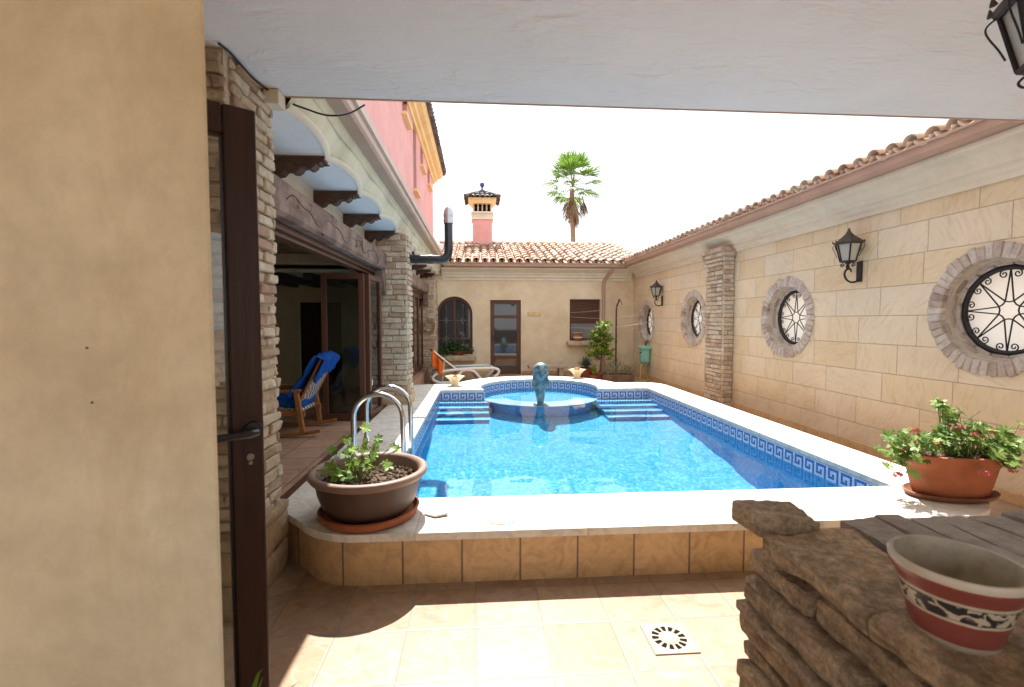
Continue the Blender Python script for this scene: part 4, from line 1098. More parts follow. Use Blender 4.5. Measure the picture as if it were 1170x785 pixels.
# ------------------------------------------------------------------ lanterns
def lantern_parts(root, scale=1.0, ox=0.0, oz=0.0, hang=False):
    """six sided lantern; body centre axis at x=ox, bottom of the glass at z=oz"""
    def hexr(r, z, s=0): return [(ox + r * scale * math.cos(PI / 3 * k + s), r * scale * math.sin(PI / 3 * k + s), oz + z * scale) for k in range(6)]
    f = MB(); lo, hi = hexr(.078, 0), hexr(.128, .20)
    for k in range(6):
        f.tube([lo[k], hi[k]], .0085 * scale, 6); f.tube([lo[k], lo[(k + 1) % 6]], .008 * scale, 6); f.tube([hi[k], hi[(k + 1) % 6]], .010 * scale, 6)
        # little outer scrolls
        a = PI / 3 * k; rr = lambda r, z: (ox + r * scale * math.cos(a), r * scale * math.sin(a), oz + z * scale)
        f.curve([rr(.118, .175), rr(.133, .196), rr(.158, .180), rr(.155, .15), rr(.125, .09), rr(.108, .05)], .0032 * scale, 5)
        f.curve([rr(.05, -.012), rr(.075, -.035), rr(.062, -.055), rr(.045, -.045), rr(.052, -.032)], .0042 * scale, 5)
    f.lathe([(.078 * scale, -.008 * scale), (.08 * scale, .004 * scale)], (ox, 0, oz), 6)
    f.lathe([(.0, -.10 * scale), (.012 * scale, -.09 * scale), (.022 * scale, -.06 * scale), (.012 * scale, -.04 * scale), (.035 * scale, -.012 * scale)], (ox, 0, oz), 12)
    r_ = f.build('frame', M_iron, None, smooth=40); r_.parent = root
    g = MB(); l2, h2 = hexr(.073, .004), hexr(.122, .196)
    for k in range(6): g.add([l2[k], l2[(k + 1) % 6], h2[(k + 1) % 6], h2[k]], [(0, 1, 2, 3)])
    o = g.build('glass', M_lampglass, None); o.parent = root
    c = MB(); c.lathe([(.142 * scale, .198 * scale), (.150 * scale, .215 * scale), (.146 * scale, .222 * scale), (.11 * scale, .25 * scale), (.065 * scale, .285 * scale), (.035 * scale, .315 * scale), (.018 * scale, .345 * scale), (.008 * scale, .375 * scale), (0, .385 * scale)], (ox, 0, oz), 6)
    for k in range(12):
        a = PI / 6 * k; c.tube([(ox + .148 * scale * math.cos(a), .148 * scale * math.sin(a), oz + .21 * scale), (ox + .152 * scale * math.cos(a), .152 * scale * math.sin(a), oz + .236 * scale)], [.012 * scale, .002], 5)
    o = c.build('roof', M_rustiron, None, smooth=30); o.parent = root
def wall_lantern(loc, label, scale=1.0):
    t = thing('wall_lantern', label, 'lantern', loc, 'black lanterns round the courtyard')
    p = MB().box((-.022, -.036, -.115), (-.001, .036, .115)); o = p.build('wall_plate', M_iron, None, bevel=.004); o.parent = t
    pts = [(-.012, 0, -.09), (-.06, 0, -.115), (-.115, 0, -.118), (-.165, 0, -.09), (-.19, 0, -.04), (-.182, 0, .005), (-.155, 0, .03), (-.125, 0, .028), (-.112, 0, .008), (-.122, 0, -.005)]
    o = MB().curve(pts, [.011] * 8 + [.008, .006], 8).tube([(-.155, 0, .03), (-.155, 0, .085)], .012, 8).build('scroll_arm', M_iron, None, smooth=60); o.parent = t
    lantern_parts(t, 1.0, -.155, .115)
    return t
l1 = wall_lantern((WX, 5.15, 2.055), 'black iron wall lantern between the nearest round window and the next one')
l2 = copy_tree(l1); l2.location = (WX, 10.99, 1.965); l2['label'] = 'small looking black wall lantern between the two farthest round windows'
hl = thing('hanging_lantern', 'large black lantern with iron scrolls, cut off by the top right corner', 'lantern', (1.80, 1.40, 2.31), 'black lanterns round the courtyard')
lantern_parts(hl, 1.0, 0, 0)
mb = MB()
for k in range(3): mb.tube([(.014 * math.cos(a) * (1 if k % 2 else 0) + 0, .014 * math.cos(a) * (0 if k % 2 else 1), .40 + .034 * k + .024 * math.sin(a)) for a in [2 * PI * q / 12 for q in range(12)]], .004, 5, closed=True)
mb.tube([(0, 0, .49), (0, 0, .4995)], .05, 12)
o = mb.build('chain', M_iron, None); o.parent = hl
def small_lantern(loc, label):
    t = thing('small_lantern', label, 'lantern', loc, 'black lanterns round the courtyard')
    f = MB(); s = .055
    for k in range(4):
        a = PI / 2 * k + PI / 4; f.tube([(s * math.cos(a), s * math.sin(a), -.2), (s * 1.25 * math.cos(a), s * 1.25 * math.sin(a), -.06)], .007, 5)
    f.lathe([(.06, -.205), (.055, -.19)], n=4).lathe([(.085, -.06), (.05, -.02), (.015, .0), (.008, .04)], n=4)
    f.tube([(0, 0, .03), (0, .0, .06), (-.0, .09, .06), (0, .16, .05)] , .008, 6)
    o = f.build('frame', M_iron, None); o.parent = t
    g = MB().lathe([(.045, -.19), (.058, -.07)], n=4); o = g.build('glass', M_lampglass, None); o.parent = t
    return t
small_lantern((-1.19, BY - .17, 2.42), 'small hanging lantern by the arched window at the far left corner')
# ------------------------------------------------------------------ stove pipe
spp = thing('stove_pipe', 'black flue pipe elbowing up past the left gutter with a metal cowl', 'pipe', (-.45, 7, 2.4))
pts = [(-1.02, 6.98, 2.385), (-.70, 6.98, 2.385), (-.56, 6.98, 2.385), (-.49, 6.98, 2.40), (-.445, 6.98, 2.445), (-.432, 6.98, 2.53), (-.432, 6.98, 2.75), (-.432, 6.98, 2.93)]
MB().tube(pts, .062, 18).tube([(-.72, 6.98, 2.385), (-.66, 6.98, 2.385)], .067, 18).tube([(-.433, 6.98, 2.56), (-.433, 6.98, 2.60)], .067, 18).build('pipe', M_pipe, spp, smooth=50)
MB().lathe([(.072, 2.90), (.076, 2.96), (.070, 2.975), (.076, 3.0), (.074, 3.05), (.06, 3.10), (.035, 3.135), (0, 3.145)], (-.432, 6.98, 0), 22).build('cowl', M_galv, spp, smooth=35)

# ------------------------------------------------------------------ ladder
ld = thing('pool_ladder', 'shiny stainless steel pool ladder of two arched handrails over the left coping', 'pool ladder', (-.85, 4.2, CT))
for y in (3.95, 4.40):
    pts = [(-1.035, y, CT)]
    pts += [(-1.035, y, .70)] + [(-.835 + .2 * math.cos(a), y, .70 + .19 * math.sin(a)) for a in [PI - PI * k / 14 for k in range(1, 14)]] + [(-.635, y, .70), (-.628, y, .4), (-.615, y, .1), (-.60, y, -.75)]
    h = MB().tube(pts, .0215, 14).build('handrail', M_steel, ld, smooth=60)
    MB().lathe([(.05, CT), (.048, CT + .012), (.024, CT + .018)], (-1.035, y, 0), 20).build('flange', M_steel, h, smooth=40)
for z in (-.05, -.3, -.55): MB().box((-.65, 3.96, z), (-.57, 4.39, z + .025)).build('tread', M_steel, ld, bevel=.004)

# ------------------------------------------------------------------ plants helpers
def leaf(mb, p, d, n, L, W, droop=.15):
    p, d, n = Vector(p), Vector(d).normalized(), Vector(n); s = d.cross(n); s = s.normalized() if s.length > 1e-4 else d.orthogonal().normalized(); n = s.cross(d)
    m1 = p + d * L * .45 + n * L * .03; t = p + d * L - n * L * droop
    mb.add([p, m1 + s * W * .5 + n * W * .12, t, m1 - s * W * .5 + n * W * .12, m1], [(0, 1, 4), (1, 2, 4), (0, 4, 3), (4, 2, 3)])
def lobed(mb, p, n, r, lobes=5, spin=0, cup=.15):
    n = Vector(n).normalized(); u = n.orthogonal().normalized(); v = n.cross(u); p = Vector(p); N = lobes * 4
    vs = [p]; 
    for k in range(N + 1):
        a = spin + (k / N) * 2 * PI * .92; rr = r * (.80 + .20 * math.cos(lobes * (a - spin) / .92 + PI) + random.uniform(-.05, .05))
        vs.append(p + u * rr * math.cos(a) + v * rr * math.sin(a) + n * (cup * rr + random.uniform(-.06, .06) * r))
    mb.add(vs, [(0, k, k + 1) for k in range(1, N + 1)])
def rvec(): 
    while True:
        v = Vector([random.uniform(-1, 1) for _ in range(3)])
        if .05 < v.length < 1: return v.normalized()
def soil(root, c, rx, ry, z, name='soil', n=120, mat=None):
    mb = MB(); mb.lathe([(0, .012), (.5, .010), (1.0, 0)], (c[0], c[1], z), 32, rx, ry)
    for k in range(n):
        a, q = random.uniform(0, 6.28), math.sqrt(random.random()) * .95
        mb.brick((c[0] + rx * q * math.cos(a), c[1] + ry * q * math.sin(a), z + .008), [random.uniform(.004, .013) for _ in range(3)], .003, .003, Matrix.Rotation(a, 3, rvec()))
    return mb.build(name, mat or M_soil, root)

# brown bowl pot on the near left corner
C1 = (-.672, 2.905)
bp = thing('brown_bowl_pot', 'wide dark brown pot of ivy on an orange saucer at the near pool corner', 'plant pot', (*C1, CT))
MB().lathe([(.0, .0), (.24, .0), (.285, .012), (.30, .045), (.288, .05), (.268, .022), (.0, .018)], (*C1, CT), 64).build('saucer', M_terra, bp, smooth=50)
MB().lathe([(.215, .024), (.235, .035), (.275, .08), (.30, .14), (.312, .205)], (*C1, CT), 64, closed=True).build('pot', M_brownpot, bp, smooth=60)
MB().lathe([(.310, .200), (.340, .212), (.352, .228), (.350, .243), (.335, .250), (.315, .248), (.302, .235), (.292, .17), (.28, .12)], (*C1, CT), 64, closed=True).build('rim', M_potrim, bp, smooth=60)
soil(bp, C1, .292, .292, CT + .175, n=420)
st, lf = MB(), MB(); ld_ = MB()
for k in range(34):
    a = random.uniform(0, 6.28); r0 = random.uniform(.0, .09)
    b0 = Vector((C1[0] - .06 + r0 * math.cos(a), C1[1] - .03 + r0 * math.sin(a), CT + .18))
    tip = b0 + Vector((random.gauss(-.03, .10), random.gauss(0, .07), abs(random.gauss(.075, .05)) + .02))
    st.tube([b0, (b0 + tip) / 2 + Vector((0, 0, .03)), tip], .002, 4)
    lobed(lf, tip, Vector((random.gauss(0, .5), random.gauss(-.5, .4), 1)), random.uniform(.022, .042), 5, random.uniform(0, 6))
for (dx, dy, dz, r_) in ((-.22, -.06, .085, .05), (-.15, -.12, .06, .062), (-.02, .02, .27, .042), (.05, .03, .19, .038), (-.10, .0, .16, .045), (.16, .04, .15, .034), (.135, .05, .165, .028), (.06, .0, .22, .03), (-.13, .03, .14, .04), (.02, -.03, .12, .045), (0, -.06, .09, .04), (.1, .02, .08, .03)):
    tip = Vector((C1[0] + dx, C1[1] + dy, CT + .18 + dz)); b0 = Vector((C1[0] - .06 + dx * .2, C1[1] - .02, CT + .18))
    st.tube([b0, b0.lerp(tip, .5) + Vector((0, 0, .03)), tip], .0024, 5); lobed(lf, tip, Vector((random.gauss(0, .3), -.7, 1)), r_, 5, random.uniform(0, 6))
bp.scale = (1, 1, 1.18)
st.build('stem', M_stem, bp); lf.build('foliage', M_leaf, bp, norm=False)

# terracotta geranium pot
C2 = (3.205, 2.955)
gp = thing('geranium_pot', 'oval terracotta pot of pink geraniums on the near right pool corner', 'plant pot', (*C2, CT))
rot_ = R(-12)
def oval(o): 
    ob = o; ob.rotation_euler.z = 0; return ob
SX, SY = 1.30, .78
MB().lathe([(0, 0), (.20, 0), (.225, .01), (.235, .032), (.226, .036), (.205, .016), (0, .014)], (*C2, CT), 56, SX, SY).build('saucer', M_terra2, gp, smooth=50)
MB().lathe([(.178, .018), (.19, .03), (.215, .14), (.228, .20)], (*C2, CT), 56, SX, SY, closed=True).build('pot', M_terra, gp, smooth=60)
MB().lathe([(.228, .198), (.238, .215), (.246, .225), (.250, .262), (.262, .272), (.264, .285), (.252, .290), (.236, .282), (.225, .24)], (*C2, CT), 56, SX, SY, closed=True).build('rim', M_terra, gp, smooth=60)
soil(gp, C2, .232 * SX, .232 * SY, CT + .255, n=160)
st, lf, fl_ = MB(), MB(), MB()
def ger_leaf(p): lobed(lf, p, Vector((random.gauss(0, .5), random.gauss(-.5, .45), 1)), random.uniform(.026, .056), 6, random.uniform(0, 6), random.uniform(-.1, .25))
def cluster(x, y, z, rx, ry, rz, n):
    for k in range(n):
        p = Vector((x + random.gauss(0, rx), y + random.gauss(0, ry), z + random.gauss(0, rz)))
        ger_leaf(p)
        if random.random() < .6: st.tube([(x + (p.x - x) * .2, y + (p.y - y) * .2, max(CT + .25, z - .12)), p], .0024, 4)
B = CT + .28
cluster(C2[0] - .34, C2[1] - .02, B + .06, .075, .05, .06, 42); cluster(C2[0] - .40, C2[1] - .0, B - .03, .05, .05, .045, 18)
cluster(C2[0] - .05, C2[1], B + .09, .06, .06, .05, 30); cluster(C2[0] + .12, C2[1] - .02, B + .09, .10, .07, .06, 64); cluster(C2[0] + .30, C2[1] - .05, B + .03, .09, .06, .05, 44)
cluster(C2[0] + .15, C2[1] - .17, B + .0, .06, .03, .035, 20); cluster(C2[0] + .42, C2[1] - .0, B + .03, .05, .05, .04, 18); cluster(C2[0] - .02, C2[1] + .03, B + .21, .035, .03, .05, 12)
for (dx, dy, dz) in ((-.30, -.02, .15), (.02, -.02, .16), (.10, -.06, .12), (-.04, -.25, -.06), (-.44, -.06, -.12), (.36, .05, .12), (.46, .02, -.03), (.43, -.02, -.12), (.19, -.02, .14)):
    c = Vector((C2[0] + dx, C2[1] + dy, B + dz)); s0 = Vector((C2[0] + dx * .55, C2[1] + dy * .2, B + .02))
    st.tube([s0, (s0 + c) / 2 + Vector((0, 0, .05)), c], .0026, 5)
    fl_ = MB()
    for k in range(26):
        v = rvec(); p = c + Vector((v.x * .026, v.y * .026, v.z * .014)); lobed(fl_, p, v + Vector((0, -.3, .3)), random.uniform(.008, .014), 4, 0)
    fl_.build('flower_head', M_red, gp, norm=False)
st.tube([(C2[0] + .0, C2[1], B + .1), (C2[0] + .10, C2[1], B + .2), (C2[0] + .22, C2[1] + .02, B + .26)], .0026, 5)
st.tube([(C2[0] - .02, C2[1], B), (C2[0] - .05, C2[1] + .02, B + .18), (C2[0] - .07, C2[1] + .02, B + .30)], .003, 5); cluster(C2[0] - .07, C2[1] + .02, B + .30, .015, .015, .02, 5)
gp.scale = (1, 1, 1.06)
st.build('stem', M_stem, gp); lf.build('foliage', M_gerleaf, gp, norm=False);

# strappy leaves poking up at the foot of the plaster wall
spd = thing('strap_leaf_plant', 'long thin green strap leaves at the foot of the plaster wall', 'plant', (-.62, 1.25, 0))
MB().lathe([(.06, 0), (.085, .14), (.095, .145), (.095, .16), (.08, .16)], (-.62, 1.25, 0), 28).build('pot', M_terra, spd, smooth=50)
lf = MB()
for (dx, dy, h) in ((.06, -.03, .60), (-.03, -.08, .57), (.02, -.12, .52), (.12, .05, .50), (-.1, .04, .5), (.09, -.1, .45), (.0, .1, .48)):
    vs = []
    for k in range(9):
        t = k / 8; c = Vector((-.62 + dx * t * t * 1.0, 1.25 + dy * t * t, .14 + (h - .14) * (1 - (1 - t) ** 1.6)))
        wv_ = .009 * (1 - t ** 3) + .0005; vs += [c + Vector((wv_, 0, 0)), c - Vector((wv_, 0, 0))]
    lf.add(vs, [(2 * k, 2 * k + 1, 2 * k + 3, 2 * k + 2) for k in range(8)])
lf.build('foliage', M_leaf, spd, norm=False, solid=.001)

# ------------------------------------------------------------------ small things on floor and coping
dr = thing('floor_drain', 'square cream floor drain with a ring of dark slots', 'drain', (.89, 2.10, 0))
D0 = (.89, 2.10)
MB().box((D0[0] - .105, D0[1] - .105, .001), (D0[0] + .105, D0[1] + .105, .006)).build('plate', M_drain, dr, bevel=.002)
mb = MB()
for k in range(13):
    a0, a1 = 2 * PI * k / 13, 2 * PI * (k + .62) / 13
    ps = [(r_ * math.cos(a), r_ * math.sin(a)) for r_, a in ((.048, a0), (.080, a0), (.080, (a0 + a1) / 2), (.080, a1), (.048, a1))]
    mb.prism([(D0[0] + x, D0[1] + y) for x, y in ps], .0062, .0068)
mb.build('slots', M_void, dr)
mb = MB().lathe([(0, .0085), (.038, .0085), (.041, .0065)], (*D0, 0), 28); mb.build('centre_disc', M_drain, dr)
sk_ = MB().lathe([(0, .001), (.105, .001), (.104, .006), (.10, .008), (.02, .0085), (.018, .004), (0, .004)], (.133, 2.80, CT), 40).build('skimmer_lid', M_lid, None, origin=(.133, 2.80, CT), smooth=40)
tag(sk_, 'round tan skimmer lid set in the front coping', 'lid')
fr_ = MB().prism([(-.335, 2.86), (-.265, 2.815), (-.19, 2.84), (-.20, 2.95), (-.31, 2.97)], CT + .001, CT + .011).build('stone_flake', M_coping, None, origin=(-.27, 2.88, CT)); fr_.rotation_euler.y = R(-4); fr_.location.z += .006
tag(fr_, 'loose pale flake of stone lying on the front coping beside the brown pot', 'stone flake')
dl = MB(); leaf(dl, (-.98, 2.83, CT + .006), (.9, .2, .1), (0, 0, 1), .035, .015)
tag(dl.build('fallen_leaf', M_dry, None, origin=(-.98, 2.83, CT), norm=False, solid=.001), 'tiny dry brown leaf on the coping left of the brown pot', 'leaf')

# ------------------------------------------------------------------ dolphin
dx0, dy0, dz0 = .995, 7.55, WL - .04
path = [(0, .0, .0), (0, .02, .10), (0, .045, .22), (0, .06, .34), (0, .055, .46), (0, .025, .56), (0, -.03, .625), (0, -.085, .64), (0, -.13, .615), (0, -.16, .565), (0, -.18, .52)]
rad = [(.045, .05), (.06, .065), (.082, .085), (.108, .105), (.128, .118), (.132, .12), (.118, .105), (.095, .085), (.062, .055), (.034, .028), (.018, .014)]
mb = MB(); vs = []; n_ = 22
# interpolate
PP, RR = [], []
for i in range(len(path) - 1):
    for k in range(3):
        t = k / 3; PP.append(Vector(path[i]).lerp(Vector(path[i + 1]), t)); RR.append((rad[i][0] + (rad[i + 1][0] - rad[i][0]) * t, rad[i][1] + (rad[i + 1][1] - rad[i][1]) * t))
PP.append(Vector(path[-1])); RR.append(rad[-1])
for i, p in enumerate(PP):
    t = (PP[min(i + 1, len(PP) - 1)] - PP[max(0, i - 1)]).normalized(); sx_ = Vector((1, 0, 0)); v = sx_.cross(t).normalized()
    for k in range(n_):
        a = 2 * PI * k / n_; vs.append(Vector((dx0, dy0, dz0)) + p + sx_ * RR[i][0] * math.cos(a) + v * RR[i][1] * math.sin(a))
L = len(PP)
mb.add(vs, [[i * n_ + k, i * n_ + (k + 1) % n_, (i + 1) * n_ + (k + 1) % n_, (i + 1) * n_ + k] for i in range(L - 1) for k in range(n_)] + [list(range(n_)), [(L - 1) * n_ + k for k in range(n_)]])
def fin(mb, root, out, chord, length, width, th=.012):
    root, out, chord = Vector(root), Vector(out).normalized(), Vector(chord).normalized(); nn = out.cross(chord).normalized(); vs = []
    for k in range(7):
        t = k / 6; c = root + out * length * t + chord * (length * .35 * t * t); w_ = width * (1 - t ** 1.6) + .006; h = th * (1 - t) + .003
        vs += [c + chord * w_ / 2, c + nn * h, c - chord * w_ / 2, c - nn * h]
    mb.add(vs, [[4 * i + k, 4 * i + (k + 1) % 4, 4 * i + 4 + (k + 1) % 4, 4 * i + 4 + k] for i in range(6) for k in range(4)] + [[0, 1, 2, 3], [24, 25, 26, 27]])
fin(mb, (dx0 + .10, dy0 - .02, dz0 + .45), (.45, -.15, -1), (-.4, -.5, -.3), .20, .075); fin(mb, (dx0 - .10, dy0 - .02, dz0 + .45), (-.30, -.25, -1), (.4, -.5, -.3), .17, .075)
fin(mb, (dx0, dy0 + .15, dz0 + .40), (0, .8, .1), (0, .3, -1), .12, .12)
fin(mb, (dx0 + .01, dy0 - .005, dz0 + .03), (1, -.3, .05), (0, -.6, -.1), .13, .085); fin(mb, (dx0 - .01, dy0 - .005, dz0 + .03), (-1, -.3, .05), (0, -.6, -.1), .13, .085)
mb.rock((dx0, dy0, dz0 - .01), (.11, .10, .05), .012, 9, 8, 8, 4)
o = mb.build('dolphin_statue', M_dolphin, None, origin=(dx0, dy0, WL - .1), smooth=70)
tag(o, 'verdigris bronze dolphin statue standing upright on the spa ledge in the pool', 'statue')

# ------------------------------------------------------------------ far patio furniture
lg = thing('sun_lounger', 'white plastic sun lounger with looped legs in front of the far wall', 'sun lounger', (-.38, 11.6, 0))
def LP(x, y, z):
    c, s = math.cos(R(12)), math.sin(R(12)); return (-.38 + x * c - y * s, 11.6 + x * s + y * c, z)
for y in (-.30, .30):
    pts = []
    for k in range(40):
        t = k / 40; a = 2 * PI * t
        pts.append(LP(-.30 - .50 * math.cos(a) * (1 if 1 else 0), y, .175 + .15 * math.sin(a) * (1 - .35 * math.cos(a))))
    prof = [(-.30, .04), (-.62, .03), (-.78, .12), (-.72, .22), (-.5, .30), (-.1, .335), (.4, .345), (.72, .33), (.82, .27), (.78, .18), (.62, .06), (.50, .03), (.40, .06), (.22, .26), (.05, .315), (-.10, .28), (-.22, .10)]
    sm = []
    n_p = len(prof)
    for i in range(n_p):
        p0, p1, p2, p3 = [Vector((*prof[(i + q) % n_p], 0)) for q in (-1, 0, 1, 2)]
        for k in range(4):
            t = k / 4; v = .5 * ((2 * p1) + (p2 - p0) * t + (2 * p0 - 5 * p1 + 4 * p2 - p3) * t * t + (3 * p1 - p0 - 3 * p2 + p3) * t ** 3); sm.append(LP(v.x, y, v.y))
    MB().tube(sm, .036, 8, closed=True).build('side_frame', M_plastic, lg, smooth=60)
mb = MB(); mb.grid(lambda u, v: LP(-.25 + 1.0 * u, -.28 + .56 * v, .35 - .02 * math.sin(PI * v)), 10, 6).build('seat_sling', M_bed, lg, solid=.012)
mb = MB(); mb.grid(lambda u, v: LP(-.25 - .50 * u, -.28 + .56 * v, .35 + .42 * u - .02 * math.sin(PI * v)), 8, 6).build('backrest', M_bed, lg, solid=.015)
mb = MB()
for y in (-.3, .3): mb.tube([LP(-.22, y, .34), LP(-.5, y, .56), LP(-.77, y, .79)], .02, 8)
mb.tube([LP(-.77, -.3, .79), LP(-.77, .3, .79)], .02, 8).tube([LP(-.55, -.27, .05), LP(-.5, -.27, .55)], .012, 6)
mb.build('backrest_frame', M_plastic, lg, smooth=60)
def P_tow(u, v):
    s = u * .95
    x, z = (-.80 + .46 * s * .62, .815 - .42 * s * .92) if u > .0 else (-.80, .8)
    if v < .35:
        return LP(x + .01 * math.sin(u * 17), -.34 - .03 * math.sin(9 * u + 2), z - (.35 - v) * 1.15 * (1 - .35 * u) + .02 * math.sin(6 * u))
    return LP(x + .012 * math.sin(v * 20 + u * 5), -.34 + (v - .35) * .62, z + .02 + .015 * math.sin(v * 14))
o = MB().grid(P_tow, 18, 24).build('orange_towel', M_orange, None, origin=LP(-.7, 0, .7), smooth=60, solid=.014)
tag(o, 'orange towel draped over the raised head of the sun lounger', 'towel')

def shell_planter(loc, label, cactus):
    t = thing('shell_planter', label, 'planter', loc, 'cream shell planters on the far coping')
    wob = lambda a, z: 1 + (.10 * z / .22) * math.cos(6 * a)
    mb = MB().lathe([(.085, 0), (.09, .012), (.08, .03), (.095, .10), (.15, .17), (.205, .215), (.20, .222), (.15, .19), (.10, .17)], n=60, wob=wob); o = mb.build('bowl', M_shell, None, smooth=60); o.parent = t
    g = MB()
    for k in range(26 if not cactus else 14):
        a = random.uniform(0, 6.28); r_ = random.uniform(0, .10)
        if cactus: g.lathe([(0, 0), (.03, .02), (.038, .045), (.025, .075), (0, .085)], (r_ * math.cos(a), r_ * math.sin(a), .16 + random.uniform(0, .03)), 10)
        else: leaf(g, (r_ * math.cos(a), r_ * math.sin(a), .18), rvec() + Vector((0, 0, .5)), rvec(), .09, .04)
    if cactus: g.tube([(-.07, 0, .2), (-.06, 0, .29), (0, 0, .33), (.06, 0, .29), (.07, 0, .22)], .008, 6)
    o = g.build('plants', M_dry, None, norm=False); o.parent = t; t.scale = (.80, .80, .82); return t
shell_planter((-.435, 8.60, CT), 'cream shell shaped planter with dry stems in front of the sun lounger', False)
shell_planter((2.02, 9.58, CT), 'cream shell shaped planter with round cacti and a small arched handle near the stone bench', True)

bn = thing('stone_bench', 'low stone bench against the far wall behind the dolphin', 'bench', (1.84, 12.55, 0))
MB().box((1.32, 12.35, .225), (2.36, 12.75, .30)).build('seat', M_benchst, bn, bevel=.012)
for x in (1.45, 2.13): MB().box((x, 12.40, 0), (x + .12, 12.70, .224)).build('leg', M_benchst, bn, bevel=.01)

ag = thing('agave_pot', 'spiky grey green agave in a round terracotta pot between bench and shrub', 'plant pot', (2.80, 12.2, 0))
MB().lathe([(.14, 0), (.17, .1), (.19, .22), (.205, .225), (.205, .26), (.18, .26), (.17, .2)], (2.80, 12.2, 0), 32).build('pot', M_terra, ag, smooth=50)
lf = MB()
for k in range(60):
    a = k * 2.4; el = .25 + 1.15 * (k / 60); dd = Vector((math.cos(a) * math.cos(el), math.sin(a) * math.cos(el), math.sin(el)))
    leaf(lf, Vector((2.80, 12.2, .25)) + dd * .03, dd, (0, 0, 1), random.uniform(.28, .40), .04, .08)
lf.build('foliage', M_agave, ag, norm=False)

sb = thing('leafy_shrub', 'bright green leafy shrub on a thin trunk growing from a small terracotta pot', 'shrub', (3.08, 11.62, 0))
MB().lathe([(.10, 0), (.13, .16), (.145, .165), (.145, .19), (.12, .19)], (3.02, 11.6, 0), 28).build('pot', M_terra, sb, smooth=50)
MB().tube([(3.02, 11.6, .12), (3.05, 11.62, .40), (3.06, 11.62, .65), (3.10, 11.62, 1.0), (3.16, 11.62, 1.45)], [.028, .026, .02, .014, .006], 8).build('trunk', M_bark, sb, smooth=60)
lf, st = MB(), MB()
for k in range(84):
    z0 = random.uniform(.45, 1.42); a = random.uniform(0, 6.28); L = random.uniform(.10, .30) * (1.15 - .45 * (z0 - .5))
    b0 = Vector((3.05 + (z0 - .5) * .10, 11.62, z0)); b1 = b0 + Vector((math.cos(a) * L - .05 * (z0 < 1.1), math.sin(a) * L, L * random.uniform(.2, .8)))
    st.tube([b0, b1], .004, 4)
    for q in range(9):
        p = b0.lerp(b1, random.uniform(.35, 1.05)); leaf(lf, p, (b1 - b0).normalized() + rvec() * .9, rvec() + Vector((0, 0, .8)), random.uniform(.08, .14), random.uniform(.045, .07))
st.build('twigs', M_bark, sb); lf.build('foliage', M_leaf, sb, norm=False)

tg = thing('wooden_trough', 'brown planting trough of silvery green plants by the washing line post', 'planter', (3.38, 11.45, 0))
MB().box((3.02, 11.28, 0), (3.80, 11.66, .17)).build('trough', M_bark, tg, bevel=.012)
soil(tg, (3.41, 11.47), .35, .15, .165, n=40)
lf = MB()
for k in range(340):
    x = 3.41 + random.uniform(-.36, .38); y = 11.47 + random.uniform(-.15, .15); h = random.uniform(.0, .40) * (1 - abs(x - 3.38) * 1.2)
    leaf(lf, (x, y, .17 + h * .8), rvec() + Vector((0, 0, .9)), rvec(), random.uniform(.06, .11), .022)
lf.build('foliage', M_silver, tg, norm=False)
lf = MB()
for k in range(22): leaf(lf, (3.72 + random.gauss(0, .04), 11.40 + random.gauss(0, .05), .22 + random.uniform(0, .2)), rvec() + Vector((0, 0, .6)), rvec(), .10, .035)
lf.build('dry_leaves', M_dry, tg, norm=False)
sp2 = thing('seedling_pot', 'little terracotta pot of young leaves beside the planting trough', 'plant pot', (2.80, 11.35, 0))
MB().lathe([(.07, 0), (.095, .12), (.105, .125), (.105, .145), (.085, .145)], (2.80, 11.35, 0), 24).build('pot', M_terra, sp2, smooth=50)
lf = MB()
for k in range(46): leaf(lf, (2.80 + random.gauss(0, .035), 11.35 + random.gauss(0, .035), .14 + random.uniform(0, .24)), rvec() + Vector((0, 0, .7)), rvec(), .09, .04)
lf.build('foliage', M_leaf, sp2, norm=False)

po_ = MB().tube([(3.75, 12.7, 0), (3.75, 12.7, .8), (3.75, 12.7, 1.78), (3.76, 12.68, 1.90), (3.80, 12.66, 2.0), (3.815, 12.65, 2.08)], .022, 8).tube([(3.815, 12.65, 2.06), (3.86, 12.62, 2.0), (3.87, 12.62, 1.92)], .010, 6).tube([(3.75, 12.70, .9), (3.75, 12.7, .96)], .03, 8)
tag(po_.build('line_post', M_rustiron, None, origin=(3.75, 12.7, 0), smooth=60), 'thin dark metal post with a bent top in front of the downpipe', 'post')
for k, (z0, z1, yy, lb) in enumerate(((1.72, 2.08, 11.6, 'highest of three thin pale washing lines across the shuttered window'), (1.60, 1.72, 11.2, 'middle one of three thin pale washing lines across the shuttered window'), (1.30, 1.55, 10.6, 'lowest of three thin pale washing lines across the shuttered window'))):
    a, b = Vector((2.56, BY - .03, z0)), Vector((WX - .01, yy, z1)); pts = [a.lerp(b, t / 10) - Vector((0, 0, .10 * math.sin(PI * t / 10))) for t in range(11)]
    tag(MB().tube(pts, .0032, 5).build('washing_line', M_line, None, origin=a), lb, 'washing line', 'washing lines by the far corner')

